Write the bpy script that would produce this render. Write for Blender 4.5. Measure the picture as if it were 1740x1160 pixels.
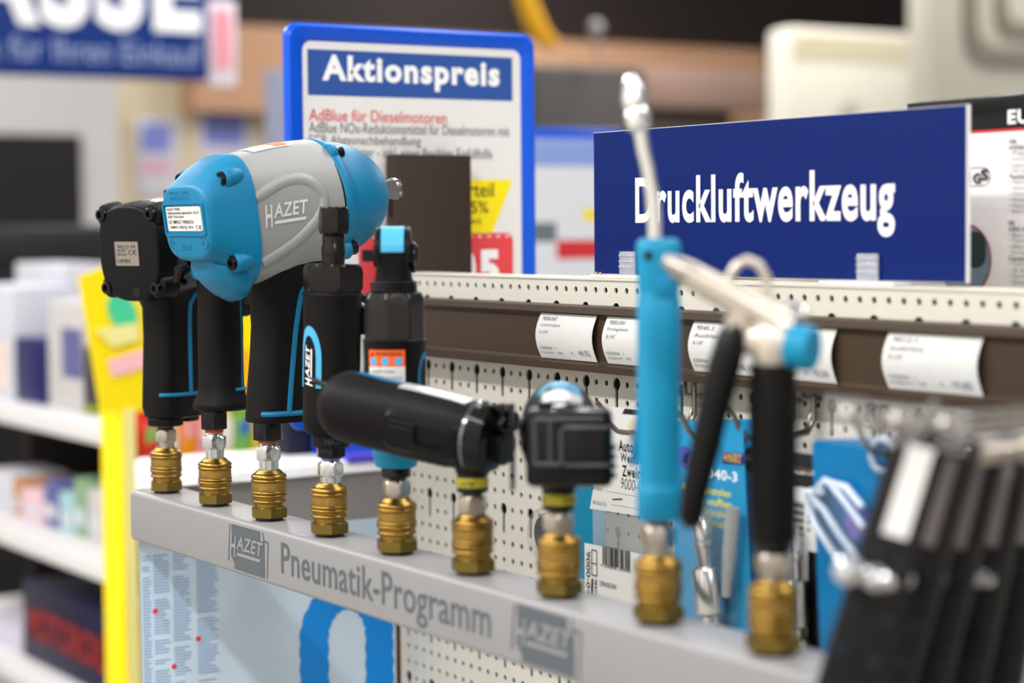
import bpy, bmesh, math, random
from mathutils import Vector, Matrix
random.seed(7)
for o in list(bpy.data.objects): bpy.data.objects.remove(o)
S = bpy.context.scene
COL = S.collection
PI = math.pi

# ------------------------------------------------------------------ camera
FPX = 3485.03                                   # focal length in pixels of a 1740 wide frame
CAM = Vector((1.4627, -.6128, .20078))
YAW, PITCH, ROLL = 1.00575, -.05573, -.00865
fw = Vector((-math.sin(YAW)*math.cos(PITCH), math.cos(YAW)*math.cos(PITCH), math.sin(PITCH)))
r0 = Vector((math.cos(YAW), math.sin(YAW), 0)); u0 = r0.cross(fw)
rt = r0*math.cos(ROLL)+u0*math.sin(ROLL); upv = u0*math.cos(ROLL)-r0*math.sin(ROLL)
cd = bpy.data.cameras.new('camera'); cam = bpy.data.objects.new('camera', cd); COL.objects.link(cam)
m3 = Matrix((rt, upv, -fw)).transposed()
cam.matrix_world = Matrix.Translation(CAM) @ m3.to_4x4()
cd.sensor_width = 36; cd.lens = 36*FPX/1740
cd.clip_start = .05; cd.clip_end = 60
cd.dof.use_dof = True; cd.dof.focus_distance = 1.43; cd.dof.aperture_fstop = 4.2; cd.dof.aperture_blades = 9
S.camera = cam
RZ = YAW                                        # heading of the picture's right-hand direction

# ------------------------------------------------------------------ world, lamps, exposure
W = bpy.data.worlds.new('shop_light'); S.world = W; W.use_nodes = True
nt = W.node_tree; bg = nt.nodes['Background']; bg.inputs[1].default_value = 1.0
tc = nt.nodes.new('ShaderNodeTexCoord'); sx = nt.nodes.new('ShaderNodeSeparateXYZ'); cr = nt.nodes.new('ShaderNodeValToRGB'); mp = nt.nodes.new('ShaderNodeMapRange')
mp.inputs[1].default_value = -1; mp.inputs[2].default_value = 1
nt.links.new(tc.outputs['Generated'], sx.inputs[0]); nt.links.new(sx.outputs[2], mp.inputs[0]); nt.links.new(mp.outputs[0], cr.inputs[0]); nt.links.new(cr.outputs[0], bg.inputs[0])
e = cr.color_ramp.elements; e[0].position = .35; e[0].color = (.05, .05, .05, 1); e[1].position = .9; e[1].color = (.62, .63, .66, 1)
k = e.new(.5); k.color = (.17, .17, .175, 1); k = e.new(.68); k.color = (.36, .36, .37, 1)          # dim aisle below, pale lit ceiling above
def area(name, loc, sx, sy, power, col=(1, .985, .965), rot=(0, 0, 0)):
    l = bpy.data.lights.new(name, 'AREA'); l.shape = 'RECTANGLE'; l.size = sx; l.size_y = sy; l.energy = power; l.color = col
    o = bpy.data.objects.new(name, l); COL.objects.link(o); o.location = loc; o.rotation_euler = rot
for x, y, l, p in [(.6, -1.5, 3.4, 98), (3.4, -.7, 1.2, 42), (-2.6, -1.3, 2.4, 55), (.6, 1.1, 3.0, 30), (-2.6, 1.6, 2.4, 50), (-4.3, .6, 1.6, 40), (-4.3, 3.6, 2.4, 60), (-2.4, 4.4, 2.4, 50)]:  # second strip is an added fill that brightens faces turned to +X
    area('ceiling_and_fill_strip', (x, y, 1.75), l, .14, p)
S.view_settings.view_transform = 'Standard'; S.view_settings.look = 'None'
S.view_settings.exposure = 0.02; S.view_settings.gamma = 1; S.view_settings.use_curve_mapping = False

# ------------------------------------------------------------------ pixel rays onto real planes
def ray(x, y): return fw+rt*((x-870)/FPX)-upv*((y-580)/FPX)
def up(x, y, ax, v):
    d = ray(x, y); return CAM+d*((v-CAM[ax])/d[ax])
def upz(x, y, z): return CAM+ray(x, y)*z

# ------------------------------------------------------------------ materials
def C(r, g, b):
    f = lambda c: (c/255/12.92) if c/255 <= .04045 else ((c/255+.055)/1.055)**2.4
    return (f(r), f(g), f(b), 1)
MATS = {}
def mat(name, col, rough=.5, metal=0, bump=0, bscale=400, spec=.32, coat=0, var=0, vscale=30, emit=None):
    if name in MATS: return MATS[name]
    m = bpy.data.materials.new(name); m.use_nodes = True; MATS[name] = m
    nt = m.node_tree; p = nt.nodes['Principled BSDF']
    p.inputs['Base Color'].default_value = col; p.inputs['Roughness'].default_value = rough; p.inputs['Metallic'].default_value = metal
    p.inputs['Specular IOR Level'].default_value = spec; p.inputs['Coat Weight'].default_value = coat; p.inputs['Coat Roughness'].default_value = .15
    tc = nt.nodes.new('ShaderNodeTexCoord')
    if bump:
        n = nt.nodes.new('ShaderNodeTexNoise'); n.inputs['Scale'].default_value = bscale; n.inputs['Detail'].default_value = 3
        b = nt.nodes.new('ShaderNodeBump'); b.inputs['Strength'].default_value = bump; b.inputs['Distance'].default_value = .0008
        nt.links.new(tc.outputs['Object'], n.inputs['Vector']); nt.links.new(n.outputs[0], b.inputs['Height']); nt.links.new(b.outputs[0], p.inputs['Normal'])
    if var:
        n = nt.nodes.new('ShaderNodeTexNoise'); n.inputs['Scale'].default_value = vscale; n.inputs['Detail'].default_value = 4
        rp = nt.nodes.new('ShaderNodeMix'); rp.data_type = 'RGBA'
        rp.inputs[6].default_value = tuple(c*(1-var) for c in col[:3])+(1,); rp.inputs[7].default_value = tuple(min(1, c*(1+var)) for c in col[:3])+(1,)
        nt.links.new(tc.outputs['Object'], n.inputs['Vector']); nt.links.new(n.outputs[0], rp.inputs[0]); nt.links.new(rp.outputs[2], p.inputs['Base Color'])
    return m
def clear_mat(name, tint=(1, 1, 1, 1), gloss=.16, rough=.12, milk=.0):
    if name in MATS: return MATS[name]
    m = bpy.data.materials.new(name); m.use_nodes = True; MATS[name] = m; nt = m.node_tree; nt.nodes.clear()
    out = nt.nodes.new('ShaderNodeOutputMaterial'); t = nt.nodes.new('ShaderNodeBsdfTransparent'); t.inputs[0].default_value = tint
    g = nt.nodes.new('ShaderNodeBsdfGlossy'); g.inputs['Roughness'].default_value = rough
    d = nt.nodes.new('ShaderNodeBsdfDiffuse'); d.inputs[0].default_value = (.85, .88, .9, 1)
    lw = nt.nodes.new('ShaderNodeLayerWeight'); lw.inputs[0].default_value = gloss
    n = nt.nodes.new('ShaderNodeTexNoise'); n.inputs['Scale'].default_value = 60; b = nt.nodes.new('ShaderNodeBump'); b.inputs['Strength'].default_value = .4; b.inputs['Distance'].default_value = .002
    nt.links.new(n.outputs[0], b.inputs['Height']); nt.links.new(b.outputs[0], g.inputs['Normal'])
    m1 = nt.nodes.new('ShaderNodeMixShader'); m1.inputs[0].default_value = milk
    nt.links.new(t.outputs[0], m1.inputs[1]); nt.links.new(d.outputs[0], m1.inputs[2])
    m2 = nt.nodes.new('ShaderNodeMixShader'); nt.links.new(lw.outputs['Facing'], m2.inputs[0])
    nt.links.new(m1.outputs[0], m2.inputs[1]); nt.links.new(g.outputs[0], m2.inputs[2]); nt.links.new(m2.outputs[0], out.inputs[0])
    return m
TEAL = mat('teal_paint', C(0, 116, 158), .42, bump=.12, bscale=1500, spec=.35)
TEALG = mat('teal_grip', C(0, 132, 172), .5, spec=.35)
TEALL = mat('teal_line', C(0, 108, 152), .45)
TEALS = mat('sticker_blue', C(72, 168, 208), .4)
SILVER = mat('silver_paint', C(154, 154, 153), .42, .2, bump=.18, bscale=1600)
EMBOSS = mat('polished_emboss', C(235, 235, 235), .3, .4)
BLACK = mat('black_plastic', C(12, 11, 11), .38, bump=.15, bscale=900, spec=.16)
RUBBER = mat('black_rubber', C(16, 14, 14), .5, bump=.25, bscale=900, spec=.13)
GLOSSB = mat('gloss_black', C(10, 10, 11), .2, spec=.3)
COLLAR = mat('dark_steel', C(40, 38, 37), .22, .7)
STEEL = mat('zinc_steel', C(205, 205, 206), .2, 1)
HOOKW = mat('hook_wire', C(128, 120, 112), .3, 1)
SATIN = mat('satin_steel', C(180, 172, 162), .3, 1)
CHROME = mat('chrome', C(240, 240, 237), .18, 1)
BRASS = mat('brass', C(148, 117, 56), .24, 1, bump=.15, bscale=2500)
BRASSK = mat('knurled_brass', C(144, 112, 56), .36, 1, bump=.8, bscale=2200)
BRASSD = mat('dull_brass', C(124, 104, 52), .42, 1, bump=.1, bscale=800)
COPPER = mat('red_thread_seal', C(165, 75, 35), .45, .3)
BLUTAPE = mat('blue_thread_seal', C(30, 50, 160), .5)
RAIL = mat('rail_grey', C(146, 145, 146), .34, .1, bump=.06, bscale=1200, var=.03, vscale=25)
RAILTXT = mat('print_dark_grey', C(84, 91, 96), .5)
CREAM = mat('cream_enamel', C(212, 208, 196), .45, var=.03, vscale=9)
BROWN = mat('brown_enamel', C(66, 51, 38), .5, .05)
BROWND = mat('upright_brown', C(48, 34, 25), .5)
WHITE = mat('white_paper', C(214, 213, 210), .6)
INK = mat('ink', C(30, 30, 32), .6)
GREYINK = mat('grey_ink', C(120, 120, 122), .6)
NAVY = mat('navy_print', C(4, 30, 98), .5, spec=.15)
WHITEP = mat('white_print', C(245, 245, 246), .45)
FRAMEB = mat('blue_frame_plastic', C(0, 84, 215), .3)
RED = mat('red_print', C(214, 52, 58), .5)
YELLOW = mat('yellow_print', C(250, 228, 20), .5)
ORANGE = mat('orange_print', C(240, 95, 20), .5)
PANELB = mat('dark_back', C(52, 50, 47), .7)
CLEAR = clear_mat('clear_plastic')
BAG = clear_mat('bag_film', gloss=.22, milk=.10)
ACRYL = clear_mat('acrylic', tint=(.93, .94, 1, 1), gloss=.3, milk=.22)

# ------------------------------------------------------------------ mesh builder
class MB:
    """collects shapes into one mesh; S is the unit (mm for tools, m otherwise)"""
    def __init__(s, unit=1.0, xf=None): s.v = []; s.f = []; s.u = unit; s.xf = xf
    def add(s, vs, fs, f=None):
        b = len(s.v)
        for p in vs:
            p = Vector(p)
            if f: p = f(p)
            if s.xf: p = s.xf(p)
            s.v.append(p*s.u)
        s.f += [tuple(b+i for i in q) for q in fs]
        return s
    def rings(s, rs, cap=(True, True), closed=False, f=None):
        n = len(rs[0]); vs = [p for r in rs for p in r]; fs = []
        for i in range(len(rs)-(0 if closed else 1)):
            j = (i+1) % len(rs)
            for k in range(n):
                l = (k+1) % n; fs.append((i*n+k, i*n+l, j*n+l, j*n+k))
        if not closed:
            if cap[0]: fs.append(tuple(reversed(range(n))))
            if cap[1]: fs.append(tuple((len(rs)-1)*n+k for k in range(n)))
        return s.add(vs, fs, f)
    def lathe(s, prof, n=36, o=(0, 0, 0), ax=(0, 0, 1), cap=(True, True), apo=None, nf=6, ph=0):
        """prof: (r, h) pairs along axis AX from O; apo: apothem of nf flats"""
        ax = Vector(ax).normalized(); o = Vector(o)
        t = Vector((1, 0, 0)) if abs(ax.x) < .9 else Vector((0, 1, 0)); e1 = (t-ax*t.dot(ax)).normalized(); e2 = ax.cross(e1)
        rs = []
        for q in prof:
            r, h = q[0], q[1]; a = q[2] if len(q) > 2 else apo; ring = []
            for k in range(n):
                th = 2*PI*k/n+ph; rr = r
                if a:
                    w = PI/nf; d = ((th-ph+w) % (2*w))-w; rr = min(r, a/math.cos(d))
                ring.append(o+ax*h+(e1*math.cos(th)+e2*math.sin(th))*rr)
            rs.append(ring)
        return s.rings(rs, cap)
    def hexn(s, apo, h0, h1, ch=.8, o=(0, 0, 0), ax=(0, 0, 1), ph=0):
        R = apo*1.152
        return s.lathe([(apo*.97, h0), (R, h0+ch), (R, h1-ch), (apo*.97, h1)], 36, o, ax, apo=apo, ph=ph)
    def tube(s, pts, r, n=10, cap=True, closed=False, flat=None):
        pts = [Vector(p) for p in pts]; N = len(pts); rs = []; prev = None
        for i, p in enumerate(pts):
            a = pts[i-1] if (i > 0 or closed) else p; b = pts[(i+1) % N] if (i < N-1 or closed) else p
            t = (b-a).normalized()
            if prev is None:
                g = Vector((0, 0, 1)) if abs(t.z) < .9 else Vector((0, 1, 0)); e1 = (g-t*g.dot(t)).normalized()
            else: e1 = (prev-t*prev.dot(t)).normalized()
            prev = e1; e2 = t.cross(e1); rr = r[i] if isinstance(r, (list, tuple)) else r
            fl = flat or 1
            rs.append([p+e1*math.cos(2*PI*k/n)*rr+e2*math.sin(2*PI*k/n)*rr*fl for k in range(n)])
        return s.rings(rs, (cap, cap), closed)
    def box(s, c, d, bev=0, f=None, seg=2):
        bm = bmesh.new(); bmesh.ops.create_cube(bm, size=1); c = Vector(c)
        for v in bm.verts: v.co = Vector((v.co.x*d[0], v.co.y*d[1], v.co.z*d[2]))
        if bev: bmesh.ops.bevel(bm, geom=list(bm.edges), offset=bev, segments=seg, profile=.5, affect='EDGES')
        for v in bm.verts: v.co += c
        bm.verts.index_update()
        s.add([v.co.copy() for v in bm.verts], [tuple(v.index for v in q.verts) for q in bm.faces], f); bm.free(); return s
    def prism(s, poly, O, ux, uy, n0, n1):
        """polygon (a, b) on plane O,ux,uy, thickness from n0 to n1 along ux x uy"""
        O = Vector(O); ux = Vector(ux); uy = Vector(uy); nn = ux.cross(uy).normalized(); k = len(poly)
        vs = [O+ux*a+uy*b+nn*n0 for a, b in poly]+[O+ux*a+uy*b+nn*n1 for a, b in poly]
        return s.add(vs, [tuple(reversed(range(k))), tuple(range(k, 2*k))]+[(i, (i+1) % k, k+(i+1) % k, k+i) for i in range(k)])
    def text(s, t, O, ux, uy, w, h, bold=0, shear=0, lift=.0003, f=None, res=3, full=False):
        """lettering whose box (w x h) starts at O on the plane ux,uy"""
        vs, fs = glyphs(t, bold, shear, res)
        x0 = min(v[0] for v in vs); x1 = max(v[0] for v in vs); y0 = min(v[1] for v in vs); y1 = max(v[1] for v in vs)
        O = Vector(O); ux = Vector(ux).normalized(); uy = Vector(uy).normalized(); nn = ux.cross(uy).normalized()
        return s.add([O+ux*((v[0]-x0)/(x1-x0)*w)+uy*((v[1]-y0)/(y1-y0)*h)+nn*lift for v in vs], fs, f)
    def build(s, name, m, parent=None, smooth=35, label=None, loc=None):
        me = bpy.data.meshes.new(name)
        if loc is not None: me.from_pydata([v-Vector(loc) for v in s.v], [], s.f)
        else: me.from_pydata(s.v, [], s.f)
        me.validate(); bm = bmesh.new(); bm.from_mesh(me); bmesh.ops.recalc_face_normals(bm, faces=bm.faces); bm.to_mesh(me); bm.free()
        if smooth:
            me.polygons.foreach_set('use_smooth', [True]*len(me.polygons)); me.set_sharp_from_angle(angle=math.radians(smooth))
        me.materials.append(m); o = bpy.data.objects.new(name, me); COL.objects.link(o)
        if loc is not None: o.location = loc
        if parent: o.parent = parent
        if label: o['label'] = label
        return o
GL = {}
def glyphs(t, bold, shear, res):
    k = (t, bold, shear, res)
    if k not in GL:
        c = bpy.data.curves.new('t', 'FONT'); c.body = t; c.space_character = 1+3.4*bold; c.offset = bold; c.shear = shear; c.resolution_u = res; c.fill_mode = 'FRONT'
        o = bpy.data.objects.new('t', c); COL.objects.link(o); bpy.context.view_layer.update()
        me = bpy.data.meshes.new_from_object(o.evaluated_get(bpy.context.evaluated_depsgraph_get()))
        GL[k] = ([tuple(v.co) for v in me.vertices], [tuple(p.vertices) for p in me.polygons])
        bpy.data.objects.remove(o); bpy.data.curves.remove(c); bpy.data.meshes.remove(me)
    return GL[k]
def sup(n, p):                                          # unit superellipse
    out = []
    for k in range(n):
        t = 2*PI*k/n; c, s_ = math.cos(t), math.sin(t)
        out.append((math.copysign(abs(c)**(2/p), c), math.copysign(abs(s_)**(2/p), s_)))
    return out
def tag(o, label, cat, group=None, kind=None):
    if label: o['label'] = label
    if cat: o['category'] = cat
    if group: o['group'] = group
    if kind: o['kind'] = kind
    return o
def thing(name, label, cat, loc=(0, 0, 0), rz=0, group=None):
    o = bpy.data.objects.new(name, None); COL.objects.link(o); o.empty_display_size = .02
    o.location = loc; o.rotation_euler = (0, 0, rz); return tag(o, label, cat, group)
def struct(o): o['kind'] = 'structure'; return o
X_, Y_, Z_ = Vector((1, 0, 0)), Vector((0, 1, 0)), Vector((0, 0, 1))
MM = .001
def cyl(r, a0):                                         # wrap (s, t, h) round a vertical barrel
    return lambda p: Vector(((r+p.z)*math.sin(p.x/r+a0), -(r+p.z)*math.cos(p.x/r+a0), p.y))
def arc(cx, cy, r, a, b, n=16): return [(cx+r*math.cos(a+(b-a)*i/n), cy+r*math.sin(a+(b-a)*i/n)) for i in range(n+1)]
def rrect(x0, y0, x1, y1, r, n=5):
    return arc(x1-r, y0+r, r, -PI/2, 0, n)+arc(x1-r, y1-r, r, 0, PI/2, n)+arc(x0+r, y1-r, r, PI/2, PI, n)+arc(x0+r, y0+r, r, PI, 1.5*PI, n)
def fine(poly, step):                                   # subdivide outline edges so it can wrap
    out = []
    for i, a in enumerate(poly):
        b = poly[(i+1) % len(poly)]; n = max(1, int(math.hypot(b[0]-a[0], b[1]-a[1])/step))
        out += [(a[0]+(b[0]-a[0])*k/n, a[1]+(b[1]-a[1])*k/n) for k in range(n)]
    return out
def strip(mb, a, b, lift, f):                           # ribbon between two equally long rows of points
    n = len(a); vs = [Vector((p[0], p[1], lift)) for p in a]+[Vector((p[0], p[1], lift)) for p in b]
    mb.add(vs, [(i, i+1, n+i+1, n+i) for i in range(n-1)], f)
def logo(mb, O, ux, uy, w, h, lift, f=None):            # slanted maker's lettering: tall H, small caps, bar below
    O = Vector(O); ux = Vector(ux).normalized(); uy = Vector(uy).normalized()
    mb.text('H', O, ux, uy, w*.2, h, .02, .25, lift, f)
    mb.text('AZET', O+ux*w*.2+uy*h*.38, ux, uy, w*.8, h*.62, .02, .25, lift, f)
    nn = ux.cross(uy).normalized()*lift
    q = [O+ux*w*.2+uy*h*.1, O+ux*w*.9+uy*h*.1, O+ux*w*.93+uy*h*.24, O+ux*w*.23+uy*h*.24]
    mb.add([p+nn for p in q], [(0, 1, 2, 3)], f)

# ================================================================== THE SETTING
PY = .2227                                              # front of the perforated panel
PX0, PX1 = -.034, .93                                   # ends of the bay
FLOOR = -1.25
fl = MB().box((-1.5, 1.5, FLOOR-.02), (12, 12, .04)).build('floor', mat('floor_tile', C(150, 146, 140), .35, var=.08, vscale=3)); struct(fl)
wl = MB().box((-5.6, 2.4, .3), (.1, 9, 3.2)).build('wall_back', mat('beige_wall', C(205, 190, 160), .7, var=.03, vscale=2)); struct(wl)

BOUNCEW = mat('bounce_pale', C(225, 222, 216), .7, var=.03, vscale=2)
struct(MB().box((1.5, -2.45, .3), (8, .1, 3.1)).build('bounce_wall_front', BOUNCEW)); struct(MB().box((4.6, .8, .3), (.1, 6.6, 3.1)).build('bounce_wall_right', BOUNCEW))  # unseen walls, added to give the chrome something pale to reflect
def box_px(mb, x0, y0, x1, y1, X, t, bev=0):
    """a box whose +X face fills these picture corners at its real distance"""
    a = up(x0, (y0+y1)/2, 0, X).y; b = up(x1, (y0+y1)/2, 0, X).y; xm = (x0+x1)/2
    c = up(xm, y1, 0, X).z; d = up(xm, y0, 0, X).z
    mb.box((X-t/2, (a+b)/2, (c+d)/2), (t, b-a, d-c), bev); return (a, b, c, d)

# ------------------------------------------------------------------ gondola: perforated panel, price rail, upright
gon = thing('shop_gondola', 'cream perforated metal shelving bay with brown price rail behind the pneumatic tools', 'shelving', ((PX0+PX1)/2, PY+.2, FLOOR))
def under(o, root): o.parent = root; o.matrix_parent_inverse = root.matrix_basis.inverted(); return o
gon_loc = Matrix.Translation(gon.location)
def gpart(mb, name, m, par=None, **k):
    o = mb.build(name, m, **k); p = par or gon; o.parent = p
    if p is gon: o.matrix_parent_inverse = gon_loc.inverted()
    return o
PIT, VP, KX, KZ = .01264, .013175, .0168, .0895
def keyhole():
    r, w, L = .0045, .0018, VP*1.42; a0 = math.asin(w/r)
    pts = arc(0, 0, r, -PI/2+a0, 1.5*PI-a0, 18); return pts+[(-w, -L+w*.4), (-w*.5, -L), (w*.5, -L), (w, -L+w*.4)]
def hole(): return [(.0022*math.cos(2*PI*k/12), .0022*math.sin(2*PI*k/12)) for k in range(12)]
def cell(poly, x0, x1, z0, z1):
    """front quad ring and 1.4 mm deep rim of one perforation, as local (x, z, depth)"""
    from mathutils.geometry import delaunay_2d_cdt
    outer = [(x0, z0), (x1, z0), (x1, z1), (x0, z1)]
    vs = [Vector(p) for p in outer+poly]; n = len(poly)
    ed = [(0, 1), (1, 2), (2, 3), (3, 0)]+[(4+i, 4+(i+1) % n) for i in range(n)]
    co, _, fc, *_r = delaunay_2d_cdt(vs, ed, [], 0, 1e-7)
    def inside(p):
        c = False
        for i in range(n):
            a, b = poly[i], poly[(i+1) % n]
            if (a[1] > p.y) != (b[1] > p.y) and p.x < (b[0]-a[0])*(p.y-a[1])/(b[1]-a[1])+a[0]: c = not c
        return c
    V = [(c.x, c.y, 0) for c in co]
    F = [tuple(q) for q in fc if not inside(sum((co[i] for i in q), Vector((0, 0)))/len(q))]
    b = len(V); V += [(p[0], p[1], 0) for p in poly]+[(p[0], p[1], .0014) for p in poly]
    F += [(b+i, b+(i+1) % n, b+n+(i+1) % n, b+n+i) for i in range(n)]
    return V, F
CH = cell(hole(), -PIT/2, PIT/2, -VP/2, VP/2)
CK = cell(keyhole(), -PIT/2, PIT/2, -1.5*VP, VP/2)
pv, pf = [], []
def put(c, x, z):
    b = len(pv); pv.extend((x+q[0], PY+q[2], z+q[1]) for q in c[0]); pf.extend(tuple(b+i for i in q) for q in c[1])
I0, I1, J0, J1 = -3, 71, -5, 23
for i in range(I0, I1+1):
    for j in range(J0, J1+1):
        x = KX+PIT*i; z = KZ-VP*j
        if i % 3 == 0 and j % 4 == 0: put(CK, x, z)
        elif i % 3 == 0 and j % 4 == 1: continue
        else: put(CH, x, z)
xa, xb = KX+PIT*(I0-.5), KX+PIT*(I1+.5); zt, zb = KZ-VP*(J0-.5), KZ-VP*(J1+.5)
b = len(pv)
for (x0, x1, z0, z1) in ((PX0, xa, FLOOR+.1, zt), (xb, PX1, FLOOR+.1, zt), (xa, xb, FLOOR+.1, zb)):
    b = len(pv); pv += [(x0, PY, z0), (x1, PY, z0), (x1, PY, z1), (x0, PY, z1)]; pf.append((b, b+1, b+2, b+3))
me = bpy.data.meshes.new('perforated_panel'); me.from_pydata(pv, [], pf); me.materials.append(CREAM)
pp = bpy.data.objects.new('perforated_panel', me); COL.objects.link(pp); pp.parent = gon; pp.matrix_parent_inverse = gon_loc.inverted()
m = MB(); m.box(((PX0+PX1)/2, PY+.014, zt+.001), (PX1-PX0, .030, .002), .0006); m.box(((PX0+PX1)/2, PY+.0275, zt-.04), (PX1-PX0, .002, .08))
gpart(m, 'top_lip', CREAM)
gpart(MB().box(((PX0+PX1)/2, PY+.022, (FLOOR+zt)/2+.03), (PX1-PX0, .002, zt-FLOOR-.08)), 'back_liner', PANELB)
m = MB(); m.box(((PX0+PX1)/2, PY+.2, .075), (PX1-PX0, .34, .012)); m.box(((PX0+PX1)/2, PY+.2, FLOOR+.05), (PX1-PX0, .4, .1)); gpart(m, 'top_tray', CREAM)
# price rail: channel section run along the bay
RY = PY-.016
sec = [(PY-.0005, .1445), (RY-.003, .1440), (RY-.004, .1395), (RY-.0005, .1388), (RY+.0005, .1370), (RY+.0012, .1065), (RY-.0005, .1048), (RY-.005, .1035), (RY-.004, .0985), (PY-.0005, .0975)]
m = MB(); m.add([(PX0+.006, y, z) for y, z in sec]+[(PX1, y, z) for y, z in sec], [(i, i+1, len(sec)+i+1, len(sec)+i) for i in range(len(sec)-1)]+[tuple(range(len(sec))), tuple(reversed(range(len(sec), 2*len(sec))))])
gpart(m, 'price_rail', BROWN, smooth=20)
# upright with slots
m = MB(); m.box((PX0-.0085, PY+.037, (FLOOR+.262)/2), (.017, .074, .262-FLOOR), .0012)
upr = gpart(m, 'upright', BROWND)
for k in range(9): m = MB(); m.box((PX0-.0085, PY-.0002, .225-k*.05), (.005, .001, .03)); m.build('slot', mat('slot_dark', C(14, 12, 11), .8), upr)

# ------------------------------------------------------------------ price labels in the rail
def price_label(x0, x1, lines, label):
    z0, z1 = .1056, .1382; w = x1-x0; n = 10; o = [(x0+x1)/2, RY, (z0+z1)/2]
    bow = lambda t: .0042*math.sin(PI*t)
    zig = lambda t: -.0022*math.sin(PI*min(1, t*1.0))
    m = MB()
    vs = []; fs = []
    for i in range(n+1):
        t = i/n
        for j in range(9):
            s_ = j/8; vs.append((x0+w*s_+zig(t)*(1 if s_ < .5 else .9)+(.0), RY-.0008-bow(t)*(.9+.1*math.sin(5*s_)), z0+(z1-z0)*t))
    for i in range(n):
        for j in range(8): fs.append((i*9+j, i*9+j+1, (i+1)*9+j+1, (i+1)*9+j))
    nb = len(vs); m.add(vs, fs); m.add([(v[0], v[1]+.0002, v[2]) for v in vs], fs)
    t_ = m.build('price_label', WHITE, smooth=60, loc=o)
    tag(t_, label, 'price label', 'price labels in the brown rail')
    k = MB()
    f = lambda p: Vector((x0+p.x*w+zig(p.y), RY-.0012-bow(p.y)*1.0, z0+(z1-z0)*p.y))
    for (s, a, b_, ww, hh) in lines: k.text(s, (a, b_, 0), X_, Y_, ww, hh, f=f, res=2)
    q = k.build('lettering', GREYINK, t_, smooth=0); q.location = -Vector(o)
    return t_
def plines(code, name, price, t=''):
    L = [(code, .08, .84, .26, .09), (name, .08, .70, .36, .08), ('A 1/4"', .08, .55, .16, .08), ('A2000054   1', .05, .20, .3, .07), ('Grundpreis €   '+price, .05, .09, .40, .08)]
    if price: L += [('€', .60, .12, .03, .08), (price, .73, .09, .2, .15)]
    return L
price_label(.2115, .2830, plines('9000-047', 'Lochteile Drehgelenk', '44,95'), 'white price label reading 44,95, nearest the tall brown upright')
price_label(.2960, .3650, plines('9000-041', 'Drehgelenk', '14,95'), 'white price label in the rail half behind the blue blow gun grip')
price_label(.3945, .4640, plines('9040-3', 'Ausblas', '16,10'), 'white price label in the rail behind the spray gun with black lever')
price_label(.4700, .5340, plines('9043', 'Pistole', '10,50'), 'white price label behind the blue knob of the spray gun')
price_label(.5790, .6540, plines('9012-1', 'Druckluft Pistole', '19,85'), 'white price label reading 19,85, alone above the black hanging packs')

# ------------------------------------------------------------------ rail stand: front bar with side arm, end panel poster
RX0, RX1 = -.0355, .784
stand = thing('tool_rail_stand', 'grey metal display rail printed Pneumatik-Programm carrying the air tools on couplers', 'display rail', ((RX0+RX1)/2, .0, -.04))
sl = Matrix.Translation(stand.location).inverted()
def spart(mb, name, m, par=None, **k):
    o = mb.build(name, m, **k); o.parent = par or stand
    if par is None: o.matrix_parent_inverse = sl
    return o
# bent sheet section: top face and front face with a rounded edge, swept along X then round the corner along the arm
def sect(n=5):
    yb, yf, R = .021, -.018, .004
    o = [(yb, 0)]+[(yf+R+R*math.cos(a), -R+R*math.sin(a)) for a in [PI/2+PI/2*i/n for i in range(n+1)]]+[(yf, -.0355)]+[(yf+.003-.003*math.cos(PI/2*i/3), -.0355-.003*math.sin(PI/2*i/3)) for i in range(1, 4)]+[(yf+.012, -.0385)]
    i_ = [(yf+.012, -.037), (yf+.0035, -.037), (yf+.0016, -.035), (yf+.0016, -.005), (yf+.005, -.0016), (yb, -.0016)]
    return o+i_
sc_ = sect(); RC = .008
m = MB(); rs = []
for x in [RX1-.012+.012*i/3 for i in range(3, -1, -1)]+[RX0+RC+.02]: rs.append([(x, y, z) for y, z in sc_])
bar = [rs[k] for k in range(5)]
m.rings(bar+[[(RX0+RC, y, z) for y, z in sc_]])
sbar = spart(m, 'front_bar', RAIL, smooth=50)
# rounded outer corner cap
m = MB(); R = RC; cxx, cyy = RX0+RC, -.018+RC
ring_t = [(cxx-math.sin(a)*R, cyy-math.cos(a)*R) for a in [PI/2*i/8 for i in range(9)]]
outer = [(cxx, -.018)]+ring_t+[(RX0, .021), (cxx, .021)]
rings = []
for z, ins in ((-.0385, .003), (-.0355, 0), (-.004, 0), (-.0012, .0012), (0, .004)):
    cc = Vector((cxx, .021)); rings.append([(x+(ins*.7 if x < cxx-1e-6 else 0), max(y, -.018)+(ins if y < .015 else 0), z) for x, y in outer])
m.rings(rings); spart(m, 'corner', RAIL, smooth=50)
m = MB(); m.box((RX0+.0008, (PY+.0205)/2, -.04), (.0016, PY-.0215, .08), .0003); m.box((RX0+.004, (PY+.0205)/2, -.0008), (.008, PY-.0215, .0016), .0003)
spart(m, 'side_arm', RAIL)
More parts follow.
